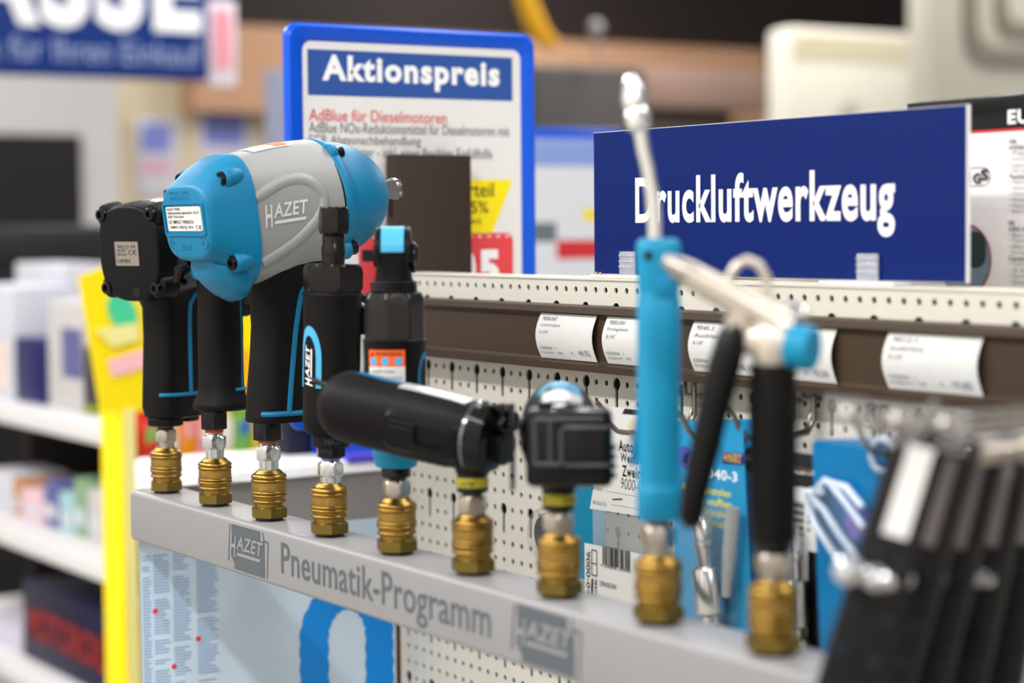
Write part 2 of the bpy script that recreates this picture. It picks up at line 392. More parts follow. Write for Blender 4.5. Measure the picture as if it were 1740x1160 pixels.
# lettering on the bar
FY = -.0182
m = MB(); bx = lambda x, y: up(x, y, 1, -.018)
a, b_ = bx(478, 950), bx(834, 1060)
def barpt(x, y): p = bx(x, y); return p.x, p.z
m.text('Pneumatik-Programm', (a.x, -.018, -.0345), X_, Z_, b_.x-a.x, .0275, .008, 0, .00025)
spart(m, 'lettering', RAILTXT, sbar.parent if False else None, smooth=0)
for n_, (xl, xr) in enumerate(((.151, .2165), (.521, .590))):
    m = MB(); w = xr-xl; z0, z1 = -.0350, -.0040; h = z1-z0; O = Vector((xl, -.018, z0))
    fld = [(.02, .06), (.16, 0), (.93, 0), (.95, .78), (.83, .80), (.80, 1.0), (.10, 1.0), (.10, .30), (.02, .22)]
    fld = [(.16, 0), (.90, 0), (.90, .80), (.80, .80), (.80, 1.0), (.10, 1.0), (.10, .25), (.16, .12)]
    m.prism([(q[0]*w, q[1]*h) for q in fld], O, X_, Z_, .0001, .0003)
    for q in ([(.0, .15), (.05, .98), (.065, .98), (.02, .15)], [(.95, .0), (.965, .0), (1.0, .82), (.90, .84), (.87, 1.0), (.855, 1.0), (.88, .80), (.975, .78)]):
        m.prism([(c[0]*w, c[1]*h) for c in q], O, X_, Z_, .0001, .0003)
    e = spart(m, 'emblem', RAILTXT, smooth=0)
    k = MB(); logo(k, O+X_*w*.06+Z_*h*.27, X_, Z_, w*.82, h*.5, .0006)
    q = k.build('emblem_lettering', RAIL, e, smooth=0)

# poster fixed to the inner face of the end panel
PXX = RX0+.0036
pe = thing('end_panel_poster', 'pale blue printed poster with text columns and coiled blue hose below the grey rail', 'poster', (PXX, .105, -.30))
pl = Matrix.Translation(pe.location).inverted()
def ppart(mb, name, m, par=None): o = mb.build(name, m, smooth=0); o.parent = par or pe; o.matrix_parent_inverse = pl if par is None else Matrix(); return o
m = MB(); m.box((RX0+.0009, .1045, -.645), (.0018, .228, 1.21)); ppart(m, 'end_panel', RAIL)
m = MB(); m.box((RX0+.0021, .104, -.325), (.0006, .226, .57)); sheet = ppart(m, 'poster_sheet', mat('poster_paper', C(196, 214, 232), .5, var=.04, vscale=8))
XF = RX0+.0026
def pp2(x, y): p = up(x, y, 0, XF); return (p.y, p.z)
TXTB = mat('poster_text', C(146, 174, 208), .6)
for c0, c1 in ((243, 258), (262, 290), (295, 325), (335, 372)):
    m = MB(); y0 = pp2(c0, 1040)[0]; y1 = pp2(c1, 1040)[0]; z = -.052
    while z > -.58:
        z -= .0024 if random.random() > .08 else .006
        w = (y1-y0)*random.choice((1, .95, .9, .6, .8)); m.add([(XF, y0, z), (XF, y0+w, z), (XF, y0+w, z+.0013), (XF, y0, z+.0013)], [(0, 1, 2, 3)])
    ppart(m, 'text_column', TXTB)
for (x, y) in ((264, 1038), (296, 1132), (337, 1085)):
    p = pp2(x, y); m = MB(); m.prism(arc(p[0], p[1], .0022, 0, 2*PI, 10)[:-1], (XF, 0, 0), Y_, Z_, 0, .0003); ppart(m, 'red_dot', RED)
# coiled hose: ribbed arch and long legs
HB = mat('hose_blue', C(0, 132, 220), .45)
yl0, zt_ = pp2(512, 1010); yl1 = pp2(556, 1060)[0]; yr0 = pp2(622, 1060)[0]; yr1 = pp2(668, 1060)[0]
m = MB(); cy = (yl1+yr0)/2; ro = (yr1-yl0)/2; ri = (yr0-yl1)/2; zc = pp2(590, 1045)[1]-ri
pathc = [(cy-(ro+ri)/2, zc-.40+.40*i/70) for i in range(70)]+[(cy-(ro+ri)/2*math.cos(PI*i/24), zc+((ro+ri)/2+.006)*math.sin(PI*i/24)) for i in range(25)]+[(cy+(ro+ri)/2, zc-.40*i/70) for i in range(1, 71)]
ww = (ro-ri)/2; A, B = [], []
dense = []
for i in range(len(pathc)-1):
    for k in range(3): t = k/3; dense.append((pathc[i][0]*(1-t)+pathc[i+1][0]*t, pathc[i][1]*(1-t)+pathc[i+1][1]*t))
for i, p in enumerate(dense):
    q = dense[min(i+1, len(dense)-1)]; o_ = dense[max(i-1, 0)]; d = Vector((q[0]-o_[0], q[1]-o_[1])).normalized(); n_ = Vector((-d.y, d.x)); e = ww*(1+.12*abs(math.sin(i*.42)))
    A.append((p[0]+n_.x*e, p[1]+n_.y*e)); B.append((p[0]-n_.x*e, p[1]-n_.y*e))
m.add([(XF+.0003, a_[0], a_[1]) for a_ in A]+[(XF+.0003, b2[0], b2[1]) for b2 in B], [(i, i+1, len(A)+i+1, len(A)+i) for i in range(len(A)-1)])
ppart(m, 'printed_hose', HB)

# ================================================================== COUPLERS on the rail, one under each tool
SX = .09036
def coupler(i, label):
    t = thing('air_coupler', label, 'air coupler', (SX*i, 0, 0), RZ, 'brass air couplers along the grey rail')
    m = MB(MM); m.lathe([(8.6, 0), (9.6, .3), (9.6, 2.0), (8.6, 2.2)], 32); m.build('base_seal', GLOSSB, t)
    m = MB(MM); m.hexn(11.6, 2.0, 9.4, .5, ph=.2); m.build('hex_base', BRASSD, t, smooth=25)
    p = [(10.4, 9.0), (10.4, 12.0), (11.9, 12.6), (12.2, 13.3), (11.9, 14.1), (11.2, 14.5), (11.6, 15.6), (11.5, 16.2), (12.3, 16.8), (12.5, 17.4), (12.2, 18.0), (11.6, 18.4), (12.2, 19.0), (12.4, 19.6), (12.0, 20.3), (11.6, 20.6)]
    q = [(11.6, 26.8), (12.3, 27.2), (12.5, 27.8), (12.2, 28.5), (11.5, 29.0), (12.2, 29.5), (12.4, 30.1), (12.2, 31.0), (11.0, 32.2), (9.4, 33.0), (9.2, 33.8), (8.4, 34.2), (8.0, 35.0), (6.9, 35.0), (6.7, 34.0)]
    m = MB(MM); m.lathe(p, 48); m.lathe(q, 48); m.build('sleeve', BRASS, t, smooth=50)
    m = MB(MM); m.lathe([(11.5, 20.4), (11.8, 20.8), (11.8, 26.5), (11.5, 27)], 48); m.build('knurled_band', BRASSK, t)
    return t
for i, s in enumerate(['brass air coupler at the rail corner under the black impact wrench', 'brass air coupler under the slim black handle with flared foot', 'brass air coupler under the big blue and silver impact wrench', 'brass air coupler under the upright die grinder with blue thread seal', 'brass air coupler under the upright ratchet with orange warning sticker', 'brass air coupler under the black air tool lying along the rail', 'brass air coupler under the black tool pointing end on', 'brass air coupler under the blue blow gun', 'brass air coupler under the spray gun with black lever, nearest the rail end']): coupler(i, s)

def plug(t, top, seal=None, hexm=STEEL, fl=True, nut=None, z0=34.2):
    """steel plug pushed into the coupler, up to the tool's inlet at height TOP (mm)"""
    m = MB(MM); h1 = min(41.5, top-14); h2 = h1+9.5
    m.lathe([(6.2, z0), (6.3, h1+.3)], 32)
    for k in range(10 if fl else 0): a = 2*PI*k/10; m.lathe([(.7, z0+.2), (.7, h1)], 6, (6.2*math.cos(a), 6.2*math.sin(a), 0))
    m.hexn(7.7, h1, h2, 1.4, ph=.3); m.lathe([(6.6, h2-.2), (6.0, h2+.8), (6.4, h2+1.4), (6.0, h2+2), (6.4, h2+2.6), (6.0, h2+3.2), (6.0, top-2)], 32)
    o = m.build('air_plug', hexm, t, smooth=24)
    if seal: MB(MM).lathe([(6.3, h2+2.4), (6.7, h2+2.8), (6.5, h2+3.6), (6.7, h2+4.2), (6.5, h2+5), (6.5, top+.3)], 32).build('thread_seal', seal, t)
    return o

class Body:
    """lofted hull along u; sections (u, cy, cz, half width, up, down, power)"""
    def __init__(s, secs): s.s = secs
    def at(s, u):
        q = s.s
        for a, b in zip(q, q[1:]):
            if a[0] <= u <= b[0] or u <= q[0][0]:
                t = min(1, max(0, (u-a[0])/(b[0]-a[0]) if b[0] != a[0] else 0)); return [x+(y-x)*t for x, y in zip(a, b)]
        return list(q[-1])
    def ring(s, q, n=48):
        u, cy, cz, w, zu, zd, p = q
        return [Vector((u, cy+a*w, cz+(b*zu if b >= 0 else b*zd))) for a, b in sup(n, p)]
    def mesh(s, mb, f=None, n=48, cap=(True, True)): mb.rings([s.ring(q, n) for q in s.s], cap, f=f)
    def side(s, u, w, sg=-1):
        _, cy, cz, hw, zu, zd, p = s.at(u); t = (w-cz)/(zu if w >= cz else zd); t = min(.999, abs(t))
        return cy+sg*hw*(1-t**p)**(1/p)
    def top(s, u, v):
        _, cy, cz, hw, zu, zd, p = s.at(u); t = min(.999, abs((v-cy)/hw)); return cz+zu*(1-t**p)**(1/p)
def cap_round(u, q, R, d, n=5):
    """extra sections rounding an end: R edge radius, d = -1 back / +1 front"""
    out = []
    for i in range(n+1):
        a = PI/2*i/n; ins = R*(1-math.sin(a)); out.append((u-d*R*(1-math.cos(a)), q[0], q[1], q[2]-ins, q[3]-ins, q[4]-ins, q[5]))
    return out if d < 0 else out[::-1]
def tilt(deg, z): 
    c, s_ = math.cos(math.radians(deg)), math.sin(math.radians(deg))
    return lambda p: Vector((p.x*c-p.z*s_, p.y, z+p.x*s_+p.z*c))
class Grip:
    """upright handle; sections (z, cx, half depth, half width, power)"""
    def __init__(s, secs): s.s = secs
    def at(s, z):
        q = s.s
        for a, b in zip(q, q[1:]):
            if a[0] <= z <= b[0]: t = (z-a[0])/(b[0]-a[0]); return [x+(y-x)*t for x, y in zip(a, b)]
        return list(q[0] if z < q[0][0] else q[-1])
    def mesh(s, mb, n=40):
        mb.rings([[Vector((cx+a*d, b*w, z)) for a, b in sup(n, p)] for z, cx, d, w, p in s.s])
    def side(s, x, z, sg=-1):
        _, cx, d, w, p = s.at(z); t = min(.999, abs((x-cx)/d)); return sg*w*(1-t**p)**(1/p)
    def line(s, mb, pts, hw, lift=.35, sg=-1, n=8):
        """flat coloured line lying on the side of the grip"""
        dn = []
        for a, b in zip(pts, pts[1:]):
            for k in range(n): t = k/n; dn.append((a[0]+(b[0]-a[0])*t, a[1]+(b[1]-a[1])*t))
        dn.append(pts[-1])
        mb.tube([(x, s.side(x, z, sg)-sg*(-lift+.5), z) for x, z in dn], hw, 8)

# ------------------------------------------------------------------ blue and silver impact wrench
def wrench_large():
    t = thing('impact_wrench', 'large blue and silver impact wrench with white rating label, third along the rail', 'impact wrench', (SX*2, 0, 0), math.radians(96.3), 'air tools on the rail')
    plug(t, 56, COPPER)
    m = MB(MM); m.hexn(9.6, 55.5, 69.5, .8, ph=.35); m.build('inlet_nut', GLOSSB, t, smooth=25)
    g = Grip([(68, 9, 21.5, 17, 3.2), (69, 9, 22.5, 17.6, 3.2), (72, 9, 22.5, 17.8, 3), (90, 9.6, 22, 17.4, 2.8), (115, 11, 20.8, 17, 2.7), (135, 12, 20.4, 17, 2.7), (148, 12.4, 21.4, 17.6, 2.8), (158, 12, 24.6, 19, 3), (165, 11, 29.6, 22, 3.2), (176, 9, 34, 26, 3.4), (190, 9, 34, 26, 3.4)])
    m = MB(MM); g.mesh(m); gr = m.build('grip', RUBBER, t, smooth=50)
    m = MB(MM); g.line(m, [(6, 75), (7.6, 90), (12.5, 130), (16.5, 156), (19, 163), (24, 168)], 1.9, .5); g.line(m, [(-11.5, 74.5), (0, 74.5), (15, 74.5), (28, 74.5)], 1.9, .5)
    g.line(m, [(8.5, 75), (14, 130), (17.5, 156), (20, 163), (25, 168)], 1.5, .5, 1); g.line(m, [(2, 74.5), (13, 74.5), (25, 74.5)], 1.5, .5, 1)
    m.build('grip_line', TEALL, gr)
    m = MB(MM); m.box((36, 0, 150), (14, 12, 24), 3); m.build('trigger', GLOSSB, t)
    f = tilt(7.6, 213.5)
    B = Body([(-28, 0, 0, 35, 41, 47, 3.0), (-22, 0, 0, 35.5, 41.5, 48, 2.9), (2, 0, 1, 37, 43, 49, 2.5), (24, 0, 1, 39.5, 44, 48, 2.2), (39.4, 0, 1, 42, 43.5, 45, 2.05)])
    m = MB(MM); B.mesh(m, f); body = m.build('housing', SILVER, t, smooth=45)
    for sg in (-1, 1):                                           # raised sweep round the maker's name
        m = MB(MM)
        pth = [(-27, 11), (-16, 15), (-4, 18.5), (8, 19), (17, 15.5), (23, 9), (24.5, 3), (21, -5), (11, -14), (-2, -22), (-16, -28), (-27, -32)]
        dn = []
        for i in range(len(pth)-1):
            p0, p1, p2, p3 = pth[max(0, i-1)], pth[i], pth[i+1], pth[min(len(pth)-1, i+2)]
            for k in range(5):
                q = k/5; dn.append(tuple(.5*((2*b_)+(-a+c)*q+(2*a-5*b_+4*c-d)*q*q+(-a+3*b_-3*c+d)*q**3) for a, b_, c, d in zip(p0, p1, p2, p3)))
        m.tube([(u, B.side(u, w, sg)-sg*4.6, w) for u, w in dn], 6.0, 20)
        m.v = [f(v/MM)*MM for v in m.v]; m.build('housing_rib', SILVER, body, smooth=60)
    for sg in (-1,):
        m = MB(MM); O = Vector((-12, 0, -6))
        g2 = lambda p: f(Vector((p.x, B.side(p.x, p.z, -1)-.55-p.y, p.z)))
        logo(m, (-23, 0, -9), X_, Z_, 34, 15, 0, g2); nv = len(m.v); off = [v.copy() for v in m.v]
        m.build('raised_lettering', EMBOSS, body, smooth=0)
    # warning sticker on top
    m = MB(MM); vs = []; n = 8
    for i in range(n+1):
        for j in range(n+1): u = -13+31*i/n; v = -16+22*j/n; vs.append(f(Vector((u, v, B.top(u, v)+.4))))
    m.add(vs, [(i*(n+1)+j, i*(n+1)+j+1, (i+1)*(n+1)+j+1, (i+1)*(n+1)+j) for i in range(n) for j in range(n)]); st = m.build('warning_sticker', WHITE, body)
    m = MB(MM)
    for (a0, a1, b0, b1) in ((6, 16, -14, 4),):
        vs = [f(Vector((a0+(a1-a0)*i/6, b0+(b1-b0)*j/6, B.top(a0+(a1-a0)*i/6, b0+(b1-b0)*j/6)+.7))) for i in range(7) for j in range(7)]
        m.add(vs, [(i*7+j, i*7+j+1, (i+1)*7+j+1, (i+1)*7+j) for i in range(6) for j in range(6)])
    m.build('orange_band', ORANGE, st)
    # back cap: flat rounded face flaring to the seam, with corner bosses and a lower tongue
    m = MB(MM)
    cs = [(-63, 0, 1, 27, 22, 23, 3.4), (-62.2, 0, 1, 28.8, 23.8, 25.4, 3.4), (-60.5, 0, 1, 29.8, 25, 26.6, 3.4), (-56, 0, 1, 30.4, 28.5, 28, 3.4), (-48, 0, 0, 31.5, 35.5, 32.5, 3.3), (-39, 0, 0, 33.5, 40, 40, 3.2), (-32, 0, 0, 35.6, 42, 46, 3.1), (-27.6, 0, 0, 36.4, 42.4, 48, 3.0)]
    Bc = Body(cs); Bc.mesh(m, f)
    # tongue hanging over the grip
    tg = [(-56, 0, -30, 10, 6, 4, 2.0), (-54, 0, -31, 16, 8, 9, 2.0), (-49, 0, -33, 20, 9, 14, 2.0), (-43, 0, -35, 23, 9, 18, 2.0), (-36, 0, -37, 25, 9, 20.5, 2.0), (-31, 0, -37, 25, 9, 20, 2.0), (-28, 0, -37, 23, 8, 16, 2.0)]
    Body(tg).mesh(m, f, 36)
    for (v, w) in ((29, 29), (-29, 29), (29, -31), (-29, -31)):      # bosses that carry the screws
        m.rings([[f(Vector((u, v*k+math.cos(2*PI*j/20)*r, w*k+math.sin(2*PI*j/20)*r))) for j in range(20)] for u, r, k in ((-46, 5.7, .93), (-45, 6.5, .93), (-41, 6.9, .94), (-35, 6, .94), (-30, 4, .94))])
    cap = m.build('back_cap', TEAL, t, smooth=40)
    for (v, w) in ((29, 29), (-29, 29), (29, -31), (-29, -31)):
        m = MB(MM); m.lathe([(4.9, -3.6), (5.2, -3), (5.2, 2), (5.2, 3)], 24, f(Vector((-59, v, w))), f(Vector((-60, v, w)))-f(Vector((-59, v, w))), cap=(True, False)) if False else None
        a0 = f(Vector((-43.5, v*.93, w*.93))); axd = f(Vector((-44.5, v*.93, w*.93)))-a0
        m.lathe([(5, 0), (5, 4.2), (4.6, 5), (2.6, 5), (2.4, 3.4)], 24, a0, axd); m.build('screw', GLOSSB, cap)
    # recessed rating label on the back face
    def face(y, z, l=0): return f(Vector((-63-l, -y*1.12, z*.82+3)))
    m = MB(MM); fr = rrect(-24, -14, 24, 13, 2.5); fi = rrect(-22.6, -12.6, 22.6, 11.6, 2)
    nfr = len(fr); m.add([face(a, b_, .1) for a, b_ in fr]+[face(a, b_, .9) for a, b_ in fr]+[face(a, b_, .9) for a, b_ in fi]+[face(a, b_, .1) for a, b_ in fi], [(k*nfr+i, k*nfr+(i+1) % nfr, (k+1)*nfr+(i+1) % nfr, (k+1)*nfr+i) for k in range(3) for i in range(nfr)])
    m.build('label_frame', TEAL, cap)
    m = MB(MM); q = rrect(-20.5, -10, 20.5, 10, 1.8); m.add([face(a, b_, .25) for a, b_ in q], [tuple(range(len(q)))]); lb = m.build('rating_label', WHITE, cap)
    m = MB(MM); fp = lambda p: face(p.x, p.y, .45)
    for s_, a, b_, w, h in (('HAZET-WERK', -19, 7, 16, 2), ('Güldenwerther Bahnhofstr. 25-29', -19, 3.8, 37, 2.3), ('42857 Remscheid', -19, .9, 19, 2), ('1/2" IMPACT WRENCH', -18.5, -4, 29, 3), ('U/MIN 7.500 Bj. 2016', -18, -8.6, 28, 3), ('C', 12.6, -8.6, 2.8, 3.2), ('\u20ac', 16.2, -8.6, 3.2, 3.2)):
        m.text(s_, (a, b_, 0), X_, Y_, w, h, .012, 0, 0, fp, 2)
    m.build('lettering', INK, lb, smooth=0)
    m = MB(MM); DT = mat('stamped_dark_blue', C(8, 78, 110), .5)
    for s_, a, b_, w, h in (('9012 1SPC', -14, 19.4, 24, 3), ('16025531', -14, 15.4, 22, 3), ('321', -7, -26, 11, 4.6), ('F', -17.5, -22, 2.6, 3.4), ('R', 17.5, -22.4, 3, 3.8)):
        m.text(s_, (a, b_, 0), X_, Y_, w, h, .0, 0, 0, lambda p: face(p.x, p.y, .12+.0), 2)
    for (cx_, a0, a1) in ((-16.2, .6*PI, 1.5*PI), (19, -.5*PI, .7*PI)):
        o_ = arc(cx_, -20.4, 4.8, a0, a1); i_ = arc(cx_, -20.4, 4.1, a0, a1); n = len(o_)
        m.add([face(a, b_, .12) for a, b_ in o_+i_], [(k, k+1, n+k+1, n+k) for k in range(n-1)])
    m.build('stamped_lettering', DT, cap, smooth=0)
    # seam, front ring, dome and square drive
    m = MB(MM); m.lathe([(42.8, 39), (43.6, 40), (43.8, 45), (43, 46.5), (41, 47)]+[(40.6*math.cos(a), 48+49*math.sin(a)) for a in [1.32*i/16 for i in range(17)]]+[(9.6, 96.6), (9.2, 98), (6, 98)], 72, f(Vector((0, 0, 1))), f(Vector((1, 0, 1)))-f(Vector((0, 0, 1))))
    for (v, w) in ((24, 33), (-24, 33), (27, -33), (-27, -33)):
        c0 = f(Vector((39.2, v, w))); c1 = f(Vector((40.2, v, w))); m.lathe([(6.6, 0), (7.2, .8), (7.2, 5.6), (6.4, 6.6)], 20, c0, c1-c0)
    nose = m.build('nose', TEAL, t, smooth=40)
    MB(MM).lathe([(42.2, 38.3), (42.8, 38.5), (42.8, 39.4), (42.2, 39.6)], 72, f(Vector((0, 0, 1))), f(Vector((1, 0, 1)))-f(Vector((0, 0, 1)))).build('seam_gasket', BLACK, t)
    for (v, w) in ((24, 33), (-24, 33), (27, -33), (-27, -33)):
        c0 = f(Vector((45, v, w))); c1 = f(Vector((46, v, w))); MB(MM).lathe([(5, -1), (5, 6.5), (4.5, 7.3), (2.6, 7.3), (2.4, 5.4)], 24, c0, c1-c0).build('screw', GLOSSB, nose)
    m = MB(MM); s2 = 6.3
    m.rings([[f(Vector((u, a*k, 1+b_*k))) for a, b_ in ((-s2, -s2), (s2, -s2), (s2, s2), (-s2, s2))] for u, k in ((95, 1), (112, 1), (113.2, .86))]); dr = m.build('square_drive', SATIN, t, smooth=20)
    a0 = f(Vector((95, 0, 1))); a1 = f(Vector((96, 0, 1))); m = MB(MM); m.lathe([(8.6, 0), (8.6, 3.6), (7.4, 4.4)], 32, a0, a1-a0); m.lathe([(7.4, 13), (7.9, 13.5), (7.9, 16), (7, 17.4)], 28, a0, a1-a0); m.build('drive_collar', SATIN, dr)
    return t
wrench_large()

# ------------------------------------------------------------------ black impact wrench at the rail corner
def wrench_black():
    t = thing('impact_wrench', 'black impact wrench with small metal plate and blue-lined grip at the rail corner', 'impact wrench', (0, 0, 0), math.radians(113.5), 'air tools on the rail')
    plug(t, 53, None, SATIN, False)
    m = MB(MM); m.lathe([(12.6, 51.5), (13.6, 52.4), (13.6, 57), (12.5, 58)], 32); m.build('inlet_nut', BLACK, t)
    g = Grip([(57.5, 10, 19, 15, 3), (58.5, 10, 23, 17, 3), (66, 10, 25, 18.5, 3), (90, 10.2, 24.6, 18.3, 2.8), (120, 10.6, 24, 18, 2.7), (142, 11, 24.5, 18.5, 2.8), (152, 9, 28, 20, 3), (160, 9, 33, 24, 3), (172, 10, 36, 26, 3)])
    m = MB(MM); g.mesh(m); m.box((20, 0, 57.5), (14, 22, 8), 2); gr = m.build('grip', BLACK, t, smooth=50)
    m = MB(MM)
    for sg in (-1, 1):
        g.line(m, [(9, 77), (9, 100), (9, 135), (9.5, 145), (13, 151), (20, 155)], 1.7, .5, sg); g.line(m, [(-14, 76), (-4, 76), (9, 76), (22, 76)] if sg < 0 else [(4, 76), (9, 76), (22, 76)], 1.5, .5, sg)
    m.build('grip_line', TEALL, gr)
    f0 = tilt(5, 189); f = lambda p: f0(p+Vector((6, -4, 0)))
    B = Body(cap_round(-47, (0, 0, 31, 34, 38, 2.7), 3, -1)+[(-36, 0, 0, 33, 35.5, 39, 2.6), (-30, 0, 0, 34, 36, 40, 2.5)])
    m = MB(MM); B.mesh(m, f)
    for (v, w) in ((24, 26), (-24, 26), (24, -27), (-24, -27)):
        m.rings([[f(Vector((u, v+math.cos(2*PI*j/20)*r, w+math.sin(2*PI*j/20)*r))) for j in range(20)] for u, r in ((-44.5, 7), (-43.5, 8.6), (-38, 9.6), (-30, 10))])
    cap = m.build('back_cap', BLACK, t, smooth=45)
    for (v, w) in ((25, 27), (-25, 27), (25, -28), (-25, -28)):
        a0 = f(Vector((-43, v, w))); a1 = f(Vector((-44, v, w))); MB(MM).lathe([(4.8, 0), (4.8, 4.6), (4.3, 5.4), (2.6, 5.4), (2.4, 3.4)], 24, a0, a1-a0).build('screw', GLOSSB, cap)
    a0 = f(Vector((-46.5, -6, -31))); a1 = f(Vector((-47.5, -6, -31))); MB(MM).lathe([(3.6, 0), (3.8, .8), (2.8, .8)], 20, a0, a1-a0).build('plug_screw', GLOSSB, cap)
    face = lambda p: f(Vector((-47-p.z, -p.x, p.y)))
    m = MB(MM); q = rrect(-13, -11, 11, 7, .8); m.add([Vector((a, b_, .3)) for a, b_ in q], [tuple(range(len(q)))], face); pl_ = m.build('rating_plate', mat('plate_metal', C(150, 142, 132), .45, .5, bump=.5, bscale=900), cap)
    m = MB(MM)
    for s_, a, b_, w, h in (('U/MIN', -11, -9, 13, 3), ('9012 M', -10, 2, 18, 2.4), ('C\u20ac', 1, -3, 8, 4), ('42857 Remscheid', -11, -3.5, 10, 2), ('HAZET', -11, -.5, 10, 2)): m.text(s_, (a, b_, .5), X_, Y_, w, h, 0, 0, 0, face, 2)
    m.build('lettering', INK, pl_, smooth=0)
    H = Body([(-30, 0, 0, 33.6, 35.6, 39.5, 2.5), (-10, 0, 0, 34, 36, 38, 2.4), (25, 0, 0, 34, 36, 36, 2.2), (45, 0, 0, 35, 36, 36, 2)])
    m = MB(MM); H.mesh(m, f); hs = m.build('housing', mat('grey_housing', C(62, 60, 60), .4, .2), t, smooth=45)
    m = MB(MM); vs = []; n = 8
    for i in range(n+1):
        for j in range(n+1): u = -26+50*i/n; v = -18+30*j/n; vs.append(f(Vector((u, v, H.top(u, v)+.4))))
    m.add(vs, [(i*(n+1)+j, i*(n+1)+j+1, (i+1)*(n+1)+j+1, (i+1)*(n+1)+j) for i in range(n) for j in range(n)]); m.build('silver_patch', mat('silver_patch_metal', C(215, 212, 208), .25, .6), hs)  # plain silver patch over the top of the housing
    a0 = f(Vector((0, 0, 0))); a1 = f(Vector((1, 0, 0))); m = MB(MM); m.lathe([(36.5, 45), (38, 46), (38, 52), (36, 53), (35, 62), (31, 74), (25, 82), (20, 84), (8, 84.5)], 56, a0, a1-a0); nose = m.build('nose', BLACK, t, smooth=40)
    m = MB(MM); m.rings([[f(Vector((u, a*k, b_*k))) for a, b_ in ((-6.3, -6.3), (6.3, -6.3), (6.3, 6.3), (-6.3, 6.3))] for u, k in ((84, 1), (98, 1), (99, .86))]); m.build('square_drive', SATIN, t, smooth=20)
    m = MB(MM); m.box(f(Vector((8, 0, 38.5))), (14, 12, 6), 1.5); m.build('hanger_boss', BLACK, t)
    m = MB(MM); m.box((33, 0, 146), (14, 12, 22), 3); m.build('trigger', GLOSSB, t)
wrench_black()

# ------------------------------------------------------------------ compact impact wrench mostly behind the big one
def wrench_mini():
    t = thing('impact_wrench', 'compact blue-headed impact wrench on slim black flared handle, mostly behind the large blue wrench', 'impact wrench', (SX, 0, 0), math.radians(96), 'air tools on the rail')
    plug(t, 57, COPPER)
    MB(MM).hexn(9.2, 56, 71, .8, ph=.5).build('inlet_nut', GLOSSB, t, smooth=25)
    g = Grip([(69.5, 6.5, 17, 15.5, 2.2), (70.5, 6.5, 19.8, 18.8, 2.2), (72.5, 6.5, 20.8, 19.8, 2.2), (75, 6.5, 20.2, 19.3, 2.2), (80, 6.5, 17.8, 16.8, 2.2), (88, 6.5, 16.4, 15.4, 2.2), (105, 6.5, 16.2, 15.2, 2.2), (130, 6.5, 16.4, 15.2, 2.2), (150, 6.5, 15.8, 14.8, 2.3), (170, 6.5, 16.5, 16, 2.4)])
    m = MB(MM); g.mesh(m, 48); gr = m.build('grip', RUBBER, t, smooth=60)
    m = MB(MM)
    for sg in (-1, 1): g.line(m, [(16, 86), (16.5, 110), (16, 140), (15.5, 162)], .7, .4, sg); g.line(m, [(9, 85), (18, 85), (22, 85)], 1.3, .5, sg)
    m.build('grip_line', TEALL, gr)
    f = tilt(4, 194)
    B = Body(cap_round(-16, (0, 0, 18, 20, 29, 2.1), 4, -1)+[(-6, 0, 0, 22, 23, 32, 2.1), (2, 0, 0, 23, 24, 33, 2.1)])
    m = MB(MM); B.mesh(m, f); m.build('back_cap', TEAL, t, smooth=45)
    H = Body([(2, 0, 0, 23, 24, 32.5, 2.1), (20, 0, 0, 26, 26, 29, 2.1), (26, 0, 0, 28, 28, 28, 2)]); m = MB(MM); H.mesh(m, f); m.build('housing', TEAL, t, smooth=45)
    a0 = f(Vector((0, 0, 0))); a1 = f(Vector((1, 0, 0))); m = MB(MM); m.lathe([(29, 26), (29.6, 27), (28.6, 36), (25, 46), (20, 52), (9, 53)], 48, a0, a1-a0); m.build('nose', TEAL, t, smooth=45)
    m = MB(MM); m.rings([[f(Vector((u, a, b_))) for a, b_ in ((-6.3, -6.3), (6.3, -6.3), (6.3, 6.3), (-6.3, 6.3))] for u in (52, 66)]); m.build('square_drive', SATIN, t, smooth=20)
    m = MB(MM); m.tube([(-14, 8, 176), (-21, 10, 171), (-21, 12, 165), (-15, 12, 163)], [4.5, 5, 4, 2.5], 12); m.build('reverse_switch', GLOSSB, t)
    m = MB(MM); m.box((24, 0, 148), (13, 11, 22), 3); m.build('trigger', GLOSSB, t)
wrench_mini()

# ------------------------------------------------------------------ upright die grinder
def arch_decal(t, par, r, a0, z0, z1, hw, band, colr, word=True):
    """blue arch sticker with upright maker's lettering wrapped on a round barrel"""
    f = cyl(r, a0); m = MB(MM); n = 24; A, B = [], []; zc = z1-hw*2.1
    A = [(-hw, z0+(zc-z0)*i/8) for i in range(8)]+[(-hw*math.cos(PI*i/n), zc+hw*2.1*math.sin(PI*i/n)) for i in range(n+1)]+[(hw, zc-(zc-z0)*i/8) for i in range(1, 9)]
    h2 = hw-band; B = [(-h2, z0+(zc-z0)*i/8) for i in range(8)]+[(-h2*math.cos(PI*i/n), zc+(hw*2.1-band*1.6)*math.sin(PI*i/n)) for i in range(n+1)]+[(h2, zc-(zc-z0)*i/8) for i in range(1, 9)]
    strip(m, A, B, .25, f); d = m.build('arch_sticker', colr, par, smooth=60)
    if word:
        m = MB(MM); g = lambda p: f(Vector((-p.y, p.x, .3))); logo(m, (z0+1, -h2*.62, 0), X_, Y_, (z1-z0)*.66, h2*1.15, 0, g); m.build('lettering', WHITEP, d, smooth=0)
    return d
